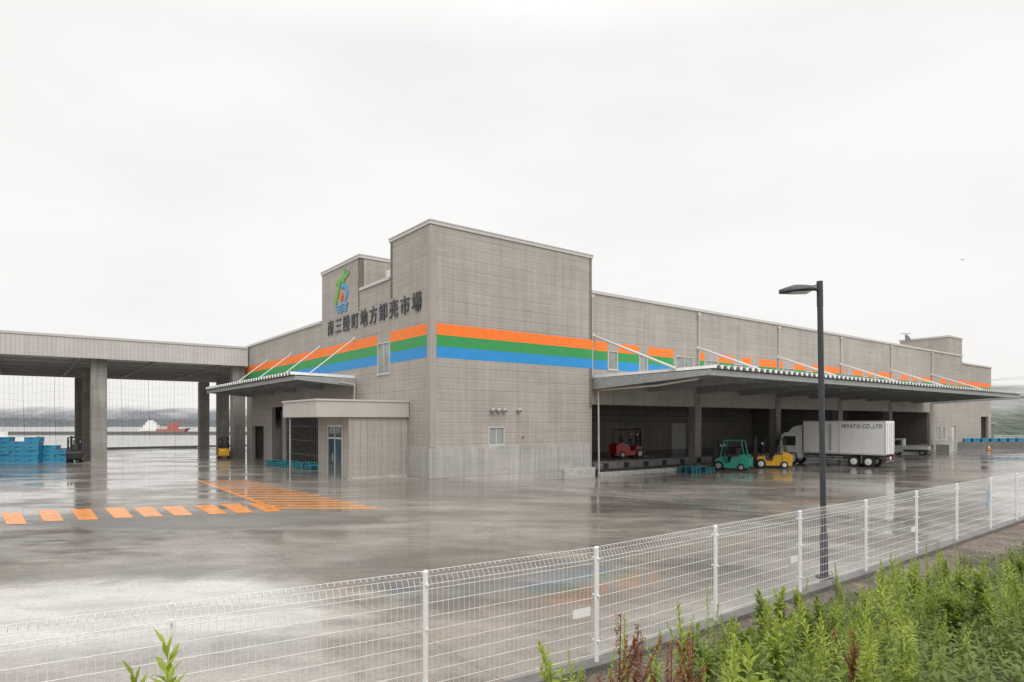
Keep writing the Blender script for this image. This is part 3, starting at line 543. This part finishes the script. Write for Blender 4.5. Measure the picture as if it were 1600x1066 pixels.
def flatbed(loc,rz):
    R=empty('flatbed_truck',loc,rz,'small white flatbed truck parked beyond the white box truck','truck')
    MB().extr([(.7,.35),(1.7,.35),(1.72,1.0),(1.45,1.75),(.7,1.78)],'xz',-.72,.72).build('cab',MT['white'],R,bev=.05)
    MB().box(-1.7,.62,-.72,.72,.62,.7).box(-1.7,.62,-.72,-.68,.7,1.0).box(-1.7,.62,.68,.72,.7,1.0).box(-1.7,-1.66,-.68,.68,.7,1.0).build('cargo_bed',MT['white'],R)
    MB().box(-1.6,.7,-.4,.4,.35,.6).build('chassis',MT['dark_steel'],R); MB().add([(1.715,-.62,1.05),(1.715,.62,1.05),(1.48,.58,1.68),(1.48,-.58,1.68)],[(0,1,2,3)]).build('windscreen',MT['glass'],R)
    for y in (-.725,.725): MB().extr([(.85,1.08),(1.6,1.08),(1.4,1.62),(.85,1.62)],'xz',y-.005,y+.005).build('side_window',MT['glass'],R)
    MB().box(-1.74,-1.7,-.6,.6,.5,.62).build('bumper',MT['dark_steel'],R)
    for y in (-.62,.62):
        MB().box(-1.73,-1.7,y-.08,y+.08,.72,.82).build('tail_light',MT['redlens'],R)
        for x in (1.25,-1.1): wheel(R,x,y,.27,.16)
flatbed(gpt(1424,711),math.radians(138))
# ---------------------------------------------------------------- crates and pallets
def crate():
    R=empty('fish_crate',(0,0,0),0,'blue plastic fish crate','crate')
    b=MB(); L1,W1,h=.56,.36,.36
    b.box(-L1,L1,-W1,W1,.0,.04)
    for y in (-W1,W1):
        b.box(-L1,L1,y-.012,y+.012,.04,h-.05)
    for x in (-L1,L1): b.box(x-.012,x+.012,-W1,W1,.04,h-.05)
    b.build('tub',MT['crate'],R)
    r=MB().box(-L1-.04,L1+.04,-W1-.04,-W1+.02,h-.07,h-.01).box(-L1-.04,L1+.04,W1-.02,W1+.04,h-.07,h-.01).box(-L1-.04,-L1+.02,-W1,W1,h-.07,h-.01).box(L1-.02,L1+.04,-W1,W1,h-.07,h-.01)
    for k in range(7): 
        x=-L1+.02+k*.17; r.box(x,x+.035,-W1-.035,-W1-.013,.02,h-.07)
    r.box(-L1,L1,-W1-.03,-W1-.013,.0,.04)
    r.build('rim',MT['crate2'],R)
    s_=MB().box(-.14,.14,-W1-.018,-W1-.013,.2,.26); s_.build('hand_slot',MT['black'],R); return R
c0=crate(); first=True
def putcrate(x,y,z,rz,label,group):
    global first
    o=c0 if first else copy_tree(c0); first=False
    o.location=(x,y,z); o.rotation_euler=(0,0,rz); o['label']=label; o['group']=group
for gi,(px0,n,py,hs) in enumerate(((-12,4,723,(6,6,5,6)),(58,3,722,(4,4,3)))):
    for i in range(n):
        p=gpt(px0+21.5*i,py)
        for k in range(hs[i]):
            putcrate(p.x+random.uniform(-.03,.03),p.y+random.uniform(-.08,.08),p.z+.366*k,.12+random.uniform(-.07,.07),('blue fish crate in the tall left stack by the frame edge' if gi==0 else 'blue fish crate in the lower stack beside the dark forklift'),('tall stack of blue crates','lower stack of blue crates')[gi])
def pallet(loc,rz,label,group,m='palletblue'):
    R=empty('pallet',loc,rz,label,'pallet',group); d=MB(); q=MB()
    for k in range(7): d.box(-.55+.165*k,-.43+.165*k,-.55,.55,.11,.135)
    for y in (-.5,0,.5):
        for x in (-.5,0,.5): q.box(x-.06,x+.06,y-.05,y+.05,.02,.11)
        q.box(-.55,.55,y-.05,y+.05,0,.02)
    d.build('deck',MT[m],R); q.build('runner',MT[m],R)
for i in range(6):
    for k in range(2+(i%2)*1): pallet(W(-2.0,12.0+1.7*i,gz(-2,12+1.7*i)+.137*k),TH,'teal plastic pallet in the row under the side canopy','pallets under the side canopy')
for i,px in enumerate((1078,1100)):
    pp=gpt(px,737-i)
    for k in range(2-i+1): pallet(pp+Vector((0,0,.137*k)),TH+.1,'teal plastic pallet beside the teal forklift','pallets beside the teal forklift')
# ---------------------------------------------------------------- ship, cone, right background
SH=empty('moored_ship',(-160,295,-1.8),.08,'red and white work ship on the water beyond the breakwater','ship'); SH.scale=(.85,.85,.85)
MB().extr([(-11,0),(10,0),(12.5,2.6),(9,2.1),(-11.5,1.9)],'xz',-2.6,2.6).build('hull',M('ship_red',(.42,.16,.14),.6),SH)
MB().extr([(-12.2,1.0),(-3.5,1.0),(-3.2,2.4),(-12.4,2.6)],'xz',-2.7,2.7).box(-10.5,-3.5,-1.8,1.8,2.4,4.3).box(-9.5,-5,-1.5,1.5,4.3,5.8).box(-8.5,-6,-1.2,1.2,5.8,6.8).build('wheelhouse',MT['white'],SH)
MB().box(-2,2,-2,2,1.9,3.6).build('deck_house',M('ship_white',(.6,.5,.48),.5),SH)
MB().box(3,6.5,-1.5,1.5,2,4.4).tube((1,0,3),(1,0,8),.15).tube((1,0,3.5),(9,0,7),.2).tube((-6,0,5),(-6,0,8.5),.1).tube((6,0,2),(6,0,6),.2).tube((6,0,4),(11,0,6.5),.15).build('crane_mast',M('crane_red',(.5,.13,.1),.6),SH)
SB=empty('fishing_boat',(-118,150,-1.8),.3,'small white fishing boat moored beyond the quay at the left edge','boat')
MB().extr([(-5,0),(4,0),(6,1.6),(-5,1.0)],'xz',-1.3,1.3).build('hull',MT['white'],SB); MB().box(-3,-.5,-.9,.9,1.1,2.7).build('wheelhouse',MT['white'],SB); MB().tube((-1,0,2.7),(-1,0,5),.06).build('mast',MT['steel'],SB)
RW=MB(); a=gpt(1488,703); a2=Vector((78,88,-.5)); d_=(a2-a).normalized(); nn=Vector((-d_.y,d_.x,0))
RW.add([a,a2,a2+nn*.3,a+nn*.3,a+Vector((0,0,1.0)),a2+Vector((0,0,1.0)),a2+nn*.3+Vector((0,0,1)),a+nn*.3+Vector((0,0,1))],[(0,1,5,4),(1,2,6,5),(2,3,7,6),(3,0,4,7),(4,5,6,7)])
tag(RW.build('low_wall',MT['kerb']),'low dark concrete wall beyond the box truck','wall')
for i in range(9):
    pp=a+d_*(1.8+1.45*i)+nn*1.2
    for k in range(4): 
        o=copy_tree(c0); o.location=pp+Vector((0,0,.366*k)); o.rotation_euler=(0,0,.3); o['label']='blue crate stacked behind the low dark wall'; o['group']='crates behind the low wall'
def cone(loc,label):
    R=empty('traffic_cone',loc,0,label,'cone'); MB().tube((0,0,.04),(0,0,.75),.16,.03,n=16).build('cone_body',MT['orange'],R); MB().box(-.22,.22,-.22,.22,0,.04).build('base',MT['black'],R); MB().tube((0,0,.35),(0,0,.48),.108,.083,n=16).build('white_band',MT['white'],R)
cone(gpt(1545,704),'orange traffic cone near the far end of the loading canopy')
ST=empty('dock_stairs',W(70.9,-1.6,-.5),TH,'short steel stairs at the far end of the loading dock','stairs')
b=MB(); [b.box(.3*k,.3*k+.3,0,1.4,0,.9-.18*k) for k in range(5)]; b.build('step',MT['kerb_l'],ST); MB().path([(0,0,1.9),(1.5,0,1.1),(1.5,0,0)],.03).tube((0,0,0),(0,0,1.9),.03).build('handrail',MT['alu'],ST)
sp_=W(96,2,-.5); SHD=empty('storage_shed',sp_,TH,'dark storage shed beyond the end of the market building','shed'); MB().box(0,4,0,5,0,3.4).build('wall',MT['dark_steel'],SHD); MB().box(-.3,4.3,-.3,5.3,3.4,3.6).build('roof',MT['steel'],SHD)
AN=empty('roof_antenna',W(on_v(1415,0,2.)[0],2.,10.3),0,'small satellite dish and aerial on the long roof','antenna'); MB().tube((0,0,0),(0,0,3.7),.05).build('mast',MT['steel'],AN); MB().tube((0,-.1,2.9),(.1,-.3,3.0),.15,.52,n=18).build('dish',MT['dark_steel'],AN); MB().tube((-.6,0,3.6),(.6,0,3.6),.035).build('aerial',MT['dark_steel'],AN)
BD=MB(); BD.add([(-.12,0,0),(.14,0,.02),(0,.03,.03),(0,-.03,-.03),(-.32,.1,.2),(-.05,0,.0),(.05,0,.03),(.3,-.1,.16)],[(0,2,1,3),(4,5,6),(7,6,5)]); o=BD.build('bird',MT['black']); o.location=(42.3,60,18.3); tag(o,'small dark bird flying in the pale sky','bird')
# ---------------------------------------------------------------- lamp
LP=gpt(1288,902); LM=empty('street_lamp',(LP.x,LP.y,LP.z),0,'slim charcoal street lamp with a flat leaf-shaped head','street lamp'); LM.rotation_euler=(0,math.radians(-.9),0)
ph=H+(HY-452)/F*LP.y-LP.z
MB().tube((0,0,0),(0,0,.9),.075,n=20).tube((0,0,.9),(0,0,ph-.35),.055,n=20).tube((0,0,ph-.35),(0,0,ph+.16),.06,n=20).build('pole',MT['lamp'],LM,smooth=False)
MB().tube((0,0,0),(0,0,.03),.16,n=20).build('base_plate',MT['lamp'],LM)
MB().tube((0,0,ph),(-.2,-.03,ph+.01),.04,n=12).tube((0,0,ph+.1),(-.24,-.03,ph+.03),.015).build('arm',MT['lamp'],LM)
b=MB(); n=16
for k in range(n+1):
    t=k/n; x=-.15-.68*t; wd=.17*math.sin(math.pi*min(1,.12+t*.88))**.6+.012; zt=ph+.07-.02*t-.12*max(0,t-.55)+.03*math.sin(math.pi*t); zb=ph-.03-.05*t
    for a in range(10):
        an=math.pi*a/9; b.v.append((x,-.03+wd*math.cos(an),zb+(zt-zb)*math.sin(an)))
for k in range(n):
    for a in range(10): b.f.append((k*10+a,k*10+(a+1)%10,(k+1)*10+(a+1)%10,(k+1)*10+a))
b.f.append(tuple(range(10))); b.f.append(tuple(range(n*10,n*10+10))); hd=b.build('lamp_head',MT['lamp'],LM,smooth=True); MB().box(-.62,-.25,-.12,.06,ph-.085,ph-.055).build('lens',MT['lightlens'],hd)
# ---------------------------------------------------------------- fence, kerb, berm
tops=[(268,941),(665,890),(932,853),(1118,820),(1250,797),(1353,780),(1432,766),(1495,755),(1548,746)]
FP=[]
for px,py in tops:
    Y=F*1.5/(py-HY); FP.append(Vector(((px-800)/F*Y,Y,0)))
dl=(FP[0]-FP[1]).normalized(); FP=[FP[0]+dl*5,FP[0]+dl*2.5]+FP
dr_=(FP[-1]-FP[-4]).normalized()
for k in range(5): FP.append(FP[-1]+dr_*2.5)
FN=[]
for i in range(len(FP)):
    d_=(FP[min(i+1,len(FP)-1)]-FP[max(0,i-1)]).normalized(); FN.append(Vector((d_.y,-d_.x,0)))
FE=empty('mesh_fence',(0,0,0),0,'white welded wire mesh fence on a low kerb across the foreground','fence')
for i,p in enumerate(FP):
    r_=.029 if i!=2 else .014
    ps=MB().tube(p+Vector((0,0,.18)),p+Vector((0,0,1.575)),r_,n=12); ps.tube(p+Vector((0,0,1.575)),p+Vector((0,0,1.595)),r_+.003,.015,n=12); po=ps.build('post',MT['fence'],FE)
    n_=FN[i]
    for z in (.45,1.0,1.45): MB().tube(p-n_*.06+Vector((0,0,z)),p+n_*.055+Vector((0,0,z)),.016,n=6).build('clamp',MT['fence'],po)
for i in range(len(FP)-1):
    a,b2=FP[i],FP[i+1]; d_=b2-a; Ln=d_.length; d_=d_.normalized(); n_=Vector((-d_.y,d_.x,0)); off=n_*.045
    b=MB(); nw=int(Ln/.062)
    for k in range(nw):
        q=a+off+d_*(Ln*(k+.5)/nw)
        pts=[q+Vector((0,0,.24)),q+Vector((0,0,1.43)),q+n_*.05+Vector((0,0,1.50)),q+n_*.01+Vector((0,0,1.575)),q-n_*.03+Vector((0,0,1.55))]
        for p0,p1 in zip(pts,pts[1:]): b.tube(p0,p1,.0021,n=4,cap=False)
    for z,o_ in [(.27,0),(.40,0),(.54,0),(.68,0),(.82,0),(.96,0),(1.10,0),(1.24,0),(1.38,0),(1.43,.0),(1.50,.05),(1.572,.012)]:
        b.tube(a+off+n_*o_+Vector((0,0,z)),b2+off+n_*o_+Vector((0,0,z)),.0034,n=5)
    b.build('mesh_panel',MT['fence'],FE)
for (px,py,wd) in ((909,958,.27),(1241,874,.24),(1427,827,.24)):
    r=(px-800)/F
    for i in range(len(FP)-1):
        a,b2=FP[i],FP[i+1]; den=(b2.x-a.x)-r*(b2.y-a.y); t=(r*a.y-a.x)/den
        if 0<=t<=1:
            q=a.lerp(b2,t); d_=(b2-a).normalized(); z=H-(py-HY)/F*q.y
            MB().add([q+d_*-wd/2+Vector((0,0,z-.055)),q+d_*wd/2+Vector((0,0,z-.055)),q+d_*wd/2+Vector((0,0,z+.055)),q-d_*wd/2+Vector((0,0,z+.055))],[(0,1,2,3)]).build('name_plate',MT['white'],FE); break
q=FP[10]; rb=MB().path([q+Vector((-.15,-.05,1.3)),q+Vector((-.1,-.08,1.1)),q+Vector((-.17,-.06,.95)),q+Vector((-.14,-.08,.8))],.016,4).build('ribbon',M('ribbon_blue',(.15,.4,.6),.6)); tag(rb,'blue ribbon tied to the mesh fence at the right','ribbon')
b=MB(); n=len(FP)
for i,p in enumerate(FP):
    for o_,z in ((.11,-.9),(.11,.2),(-.11,.2),(-.11,-.9)): b.v.append(tuple(p+FN[i]*o_+Vector((0,0,z))))
for i in range(n-1):
    for k in range(4): b.f.append((i*4+k,i*4+(k+1)%4,i*4+4+(k+1)%4,i*4+4+k))
b.f+= [(0,1,2,3),tuple(4*(n-1)+k for k in range(4))]
tag(b.build('kerb',MT['kerb'],bev=.01),'low concrete kerb under the mesh fence','kerb',kind='structure')
def fpos(t,d):
    i=min(int(t),n-2); f=t-i; p=FP[i].lerp(FP[i+1],f); nn=FN[i].lerp(FN[i+1],f).normalized(); q=p+nn*d
    z=.12+1.3*sm((d-.9)/4.6)+.06*noise.noise(Vector((q.x*.9,q.y*.9,0)))*sm(d*2)
    return Vector((q.x,q.y,z))
b=MB(); NT=90; dd=[.1,.3,.6,.9,1.2,1.6,2,2.5,3,3.6,4.3,5,6,8,11,16]
for i in range(NT+1):
    for d_ in dd: b.v.append(tuple(fpos(i/NT*(n-1)*.9999,d_)))
for i in range(NT):
    for j in range(len(dd)-1):
        k=i*len(dd)+j; b.f.append((k,k+1,k+len(dd)+1,k+len(dd)))
def gravel():
    m,nt,bb=base('gravelly_soil'); L=nt.links.new
    g=N(nt,'ShaderNodeNewGeometry'); v=N(nt,'ShaderNodeTexVoronoi',i_Scale=38.); L(g.outputs['Position'],v.inputs['Vector'])
    r=N(nt,'ShaderNodeValToRGB'); r.color_ramp.elements[0].color=(.07,.05,.035,1); r.color_ramp.elements[1].color=(.30,.25,.20,1); sp=N(nt,'ShaderNodeSeparateColor'); L(v.outputs['Color'],sp.inputs[0]); L(sp.outputs[0],r.inputs[0])
    n1=N(nt,'ShaderNodeTexNoise',i_Scale=1.3,i_Detail=5.); L(g.outputs['Position'],n1.inputs['Vector']); r1=N(nt,'ShaderNodeMapRange'); r1.inputs[1].default_value=.35; r1.inputs[2].default_value=.65; r1.inputs[3].default_value=.6; r1.inputs[4].default_value=1.2; L(n1.outputs['Fac'],r1.inputs[0])
    k=N(nt,'ShaderNodeVectorMath',operation='SCALE'); L(r.outputs[0],k.inputs[0]); L(r1.outputs[0],k.inputs['Scale']); L(k.outputs[0],bb.inputs['Base Color']); bb.inputs['Roughness'].default_value=.7
    bp=N(nt,'ShaderNodeBump'); bp.invert=True; bp.inputs['Distance'].default_value=.03; L(v.outputs['Distance'],bp.inputs['Height']); L(bp.outputs[0],bb.inputs['Normal']); return m
tag(b.build('terrain',gravel(),smooth=True),'gravelly soil bank behind the fence','bank',kind='structure')
# ---------------------------------------------------------------- weeds
def leafm(name,c1,c2):
    m,nt,b=base(name); L=nt.links.new
    oi=N(nt,'ShaderNodeObjectInfo'); g=N(nt,'ShaderNodeNewGeometry'); no=N(nt,'ShaderNodeTexNoise',i_Scale=9.); L(g.outputs['Position'],no.inputs['Vector'])
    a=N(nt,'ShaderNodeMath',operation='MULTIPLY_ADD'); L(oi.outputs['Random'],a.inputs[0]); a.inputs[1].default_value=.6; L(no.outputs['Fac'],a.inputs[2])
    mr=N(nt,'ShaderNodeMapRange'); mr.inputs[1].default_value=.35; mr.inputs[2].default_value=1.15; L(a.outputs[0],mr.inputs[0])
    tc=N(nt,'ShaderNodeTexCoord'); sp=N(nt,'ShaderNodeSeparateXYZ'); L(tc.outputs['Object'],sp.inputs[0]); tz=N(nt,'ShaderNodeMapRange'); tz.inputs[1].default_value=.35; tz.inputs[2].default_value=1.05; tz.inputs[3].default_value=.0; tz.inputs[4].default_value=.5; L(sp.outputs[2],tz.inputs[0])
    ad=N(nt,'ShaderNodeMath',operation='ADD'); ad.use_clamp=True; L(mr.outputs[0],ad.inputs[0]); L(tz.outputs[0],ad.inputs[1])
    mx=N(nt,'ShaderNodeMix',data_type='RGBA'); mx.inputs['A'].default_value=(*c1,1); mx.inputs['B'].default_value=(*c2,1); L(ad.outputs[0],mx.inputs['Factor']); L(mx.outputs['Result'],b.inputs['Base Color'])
    b.inputs['Roughness'].default_value=.5
    tr=N(nt,'ShaderNodeBsdfTranslucent'); L(mx.outputs['Result'],tr.inputs[0]); ms=N(nt,'ShaderNodeMixShader'); ms.inputs[0].default_value=.3; L(b.outputs[0],ms.inputs[1]); L(tr.outputs[0],ms.inputs[2]); L(ms.outputs[0],nt.nodes['Material Output'].inputs[0]); return m
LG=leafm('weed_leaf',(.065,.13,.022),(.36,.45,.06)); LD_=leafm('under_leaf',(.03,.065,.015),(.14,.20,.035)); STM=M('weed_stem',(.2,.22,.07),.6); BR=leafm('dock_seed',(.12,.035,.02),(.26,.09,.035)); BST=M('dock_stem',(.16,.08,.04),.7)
def leaf(b,p,dirv,ln,wd,droop):
    side=dirv.cross(Vector((0,0,1))); side=side.normalized() if side.length>.01 else Vector((1,0,0))
    p1=p+dirv*ln*.45+Vector((0,0,-droop*ln*.1)); p2=p+dirv*ln+Vector((0,0,-droop*ln*.5)); up=side.cross(dirv)*wd*.25
    b.add([p,p1+side*wd+up,p1,p1-side*wd+up,p2],[(0,2,1),(0,3,2),(1,2,4),(2,3,4)])
HH=[1.0,.85,1.2,.65,.9,.75,.8,1.6]
def weed(h,nl,seed,ll=.13,lw=.011,branches=0,bend0=.14,top=.75):
    rnd=random.Random(seed); R=empty('tall_weed',(0,0,0)); st=MB(); lf=MB(); bend=Vector((rnd.uniform(-bend0,bend0),rnd.uniform(-bend0,bend0),0))
    def stem(p0,dirv,hh,r0,nl_,lsc):
        pts=[p0]; 
        for k in range(1,6):
            t=k/5; pts.append(p0+dirv*hh*t+bend*hh*t*t)
        for k in range(5): st.tube(pts[k],pts[k+1],r0*(1-k*.16),r0*(1-(k+1)*.16),n=5)
        for k in range(nl_):
            t=.05+.95*(k/nl_)**.9; f=t*5; i=min(4,int(f)); p=pts[i].lerp(pts[i+1],f-i); a=k*2.4+rnd.uniform(-.3,.3); el=.25+.95*t*t+rnd.uniform(-.2,.2)
            d_=Vector((math.cos(a)*math.cos(el),math.sin(a)*math.cos(el),math.sin(el))); l=ll*lsc*(1.1-top*t*t)*rnd.uniform(.75,1.25)
            leaf(lf,p,d_,l,lw*l/.1,rnd.uniform(.4,1.3)*(1-t*.6))
    stem(Vector((0,0,0)),Vector((0,0,1)),h,.007,nl,1)
    for k in range(branches):
        a=rnd.uniform(0,6.28); z=h*rnd.uniform(.3,.7); d_=Vector((math.cos(a)*.35,math.sin(a)*.35,.9)).normalized(); stem(Vector((0,0,z))+bend*h*(z/h)**2,d_,h*rnd.uniform(.2,.34),.004,int(nl*.3),.65)
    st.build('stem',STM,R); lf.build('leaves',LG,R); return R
protos=[weed(1.0,110,1,.12,.010,2),weed(.85,80,2,.13,.015,5),weed(1.2,120,3,.13,.009,1),weed(.65,50,4,.15,.024,4),weed(.9,100,5,.10,.013,6),weed(.75,42,6,.17,.024,3),weed(.8,60,7,.15,.02,7),weed(1.6,70,8,.2,.013,0,.0,.35)]
usedp=set()
def putweed(pi,loc,sc,rz,label,group=None):
    o=protos[pi] if pi not in usedp else copy_tree(protos[pi]); usedp.add(pi)
    o.location=loc; o.rotation_euler=(random.uniform(-.14,.14),random.uniform(-.14,.14),rz); o.scale=(sc,)*3; o['label']=label; o['category']='weed'
    if group:o['group']=group
    return o
SKY=[(860,990),(900,975),(1000,950),(1080,930),(1110,895),(1160,905),(1200,925),(1260,892),(1300,880),(1360,885),(1400,870),(1440,846),(1500,846),(1530,895),(1560,895),(1580,855),(1700,850)]
def skyl(px):
    for (x0,y0),(x1,y1) in zip(SKY,SKY[1:]):
        if x0<=px<=x1: return y0+(y1-y0)*(px-x0)/(x1-x0)
    return 1000
cnt=0; tries=0
while cnt<240 and tries<60000:
    tries+=1
    t=random.uniform(2.5,12.); d_=random.uniform(.5,4.0); q=fpos(t,d_)
    if q.y<2.4: continue
    px=800+F*q.x/q.y; py=HY+F*(H-q.z)/q.y
    if px<865 or px>1630: continue
    if px<1090 and random.random()<.5: continue
    mind=.75 if px<1250 else 1.0
    if px>1440: mind=1.25
    if px>1500 and py<905: continue
    if d_<mind: continue
    big=noise.noise(Vector((q.x*1.3,q.y*1.3,3)))
    if random.random()>.6+1.1*big: continue
    sc=random.choice([random.uniform(.45,.75),random.uniform(.7,1.15)])*(1+.5*big)
    kind=noise.noise(Vector((q.x*.8,q.y*.8,20)))
    lim=skyl(px)+max(0,random.gauss(25,32)); pi=random.choice([0,2,4,0,1] if kind>.02 else [1,3,5,6,3,6,4]); hh=HH[pi]
    top=HY+F*(H-q.z-hh*sc)/q.y
    if top<lim:
        sc=(H-q.z-(lim-HY)*q.y/F)/hh; top=lim
    if sc<.32 or top>1052: continue
    putweed(pi,q,sc,random.uniform(0,6.28),'tall green leafy weed in the dense bank of weeds behind the fence','weeds on the bank behind the fence'); cnt+=1
print('WEEDS',cnt,tries)
for px,top,Y,l,pi in ((262,1010,3.5,'single bright green weed poking up at the bottom left of the fence',7),(212,1058,3.4,'small weed tip at the bottom edge left of the single bright green weed',7)):
    X=(px-800)/F*Y; zt=H-(top-HY)/F*Y
    zb=min(((fpos(t*.05,dd_*.1)-Vector((X,Y,0))).xy.length,fpos(t*.05,dd_*.1).z) for t in range(0,80) for dd_ in range(2,50))[1]
    putweed(pi,Vector((X,Y,zb)),(zt-zb)/HH[pi],random.random()*6,l).rotation_euler=(0,0,1)
def dock(h,seed):
    rnd=random.Random(seed); R=empty('dock_weed'); st=MB(); sd=MB()
    st.tube((0,0,0),(0.02,0,h),.007,.003,n=5)
    br=[(Vector((0,0,h*.45)),Vector((.0,0,1)),h*.55)]
    for k in range(7):
        a=rnd.uniform(0,6.28); z=h*rnd.uniform(.35,.7); dv=Vector((math.cos(a)*.45,math.sin(a)*.45,1)).normalized(); l=h*rnd.uniform(.2,.38); br.append((Vector((0,0,z)),dv,l)); st.tube((0,0,z),Vector((0,0,z))+dv*l,.004,.002,n=4)
    for p,dv,l in br:
        for k in range(int(l*230)):
            q=p+dv*l*rnd.random(); a=rnd.uniform(0,6.28); e=rnd.uniform(-.6,.5); leaf(sd,q,Vector((math.cos(a)*math.cos(e),math.sin(a)*math.cos(e),math.sin(e))),rnd.uniform(.015,.035),.008,.5)
    st.build('stem',BST,R); sd.build('seed_heads',BR,R); return R
for k,(px,top,Y,l) in enumerate(((965,958,4.0,'reddish brown seeding dock weed, the leftmost and tallest of the brown ones'),(992,975,3.9,'reddish brown dock weed just right of the tallest brown one'),(1078,980,4.1,'reddish brown dock weed in front of the green weeds'),(1045,1000,3.9,'short reddish brown dock weed between two taller brown ones'),(1330,985,4.4,'brown dock weed standing alone among the green weeds at right'))):
    X=(px-800)/F*Y; zt=H-(top-HY)/F*Y
    zb=min(((fpos(t*.1,dd_*.1)-Vector((X,Y,0))).xy.length,fpos(t*.1,dd_*.1).z) for t in range(20,80) for dd_ in range(2,50))[1]
    o=dock(zt-zb,20+k); o.location=(X,Y,zb); tag(o,l,'weed')
b=MB(); rnd=random.Random(3); k=0
while k<42000:
    t=rnd.uniform(2.5,13.); d_=rnd.uniform(.4,4.2); q=fpos(t,d_)
    if q.y<2.4: continue
    px=800+F*q.x/q.y; py=HY+F*(H-q.z)/q.y
    if px<850 or px>1650 or py>1330: continue
    dens=1.1*noise.noise(Vector((q.x*.9,q.y*.9,9)))+.5*(d_-1.0)
    if px>1440: dens-=.35
    if rnd.random()>dens+.25: k+=.1; continue
    hgt=(rnd.random()**1.5)*.34*min(1,d_/2)*(1+.9*noise.noise(Vector((q.x*2,q.y*2,1))))
    a=rnd.uniform(0,6.28); e=rnd.uniform(-.1,1.2)
    leaf(b,q+Vector((0,0,hgt)),Vector((math.cos(a)*math.cos(e),math.sin(a)*math.cos(e),math.sin(e))),rnd.uniform(.05,.14),rnd.uniform(.006,.018),rnd.uniform(.3,1)); k+=1
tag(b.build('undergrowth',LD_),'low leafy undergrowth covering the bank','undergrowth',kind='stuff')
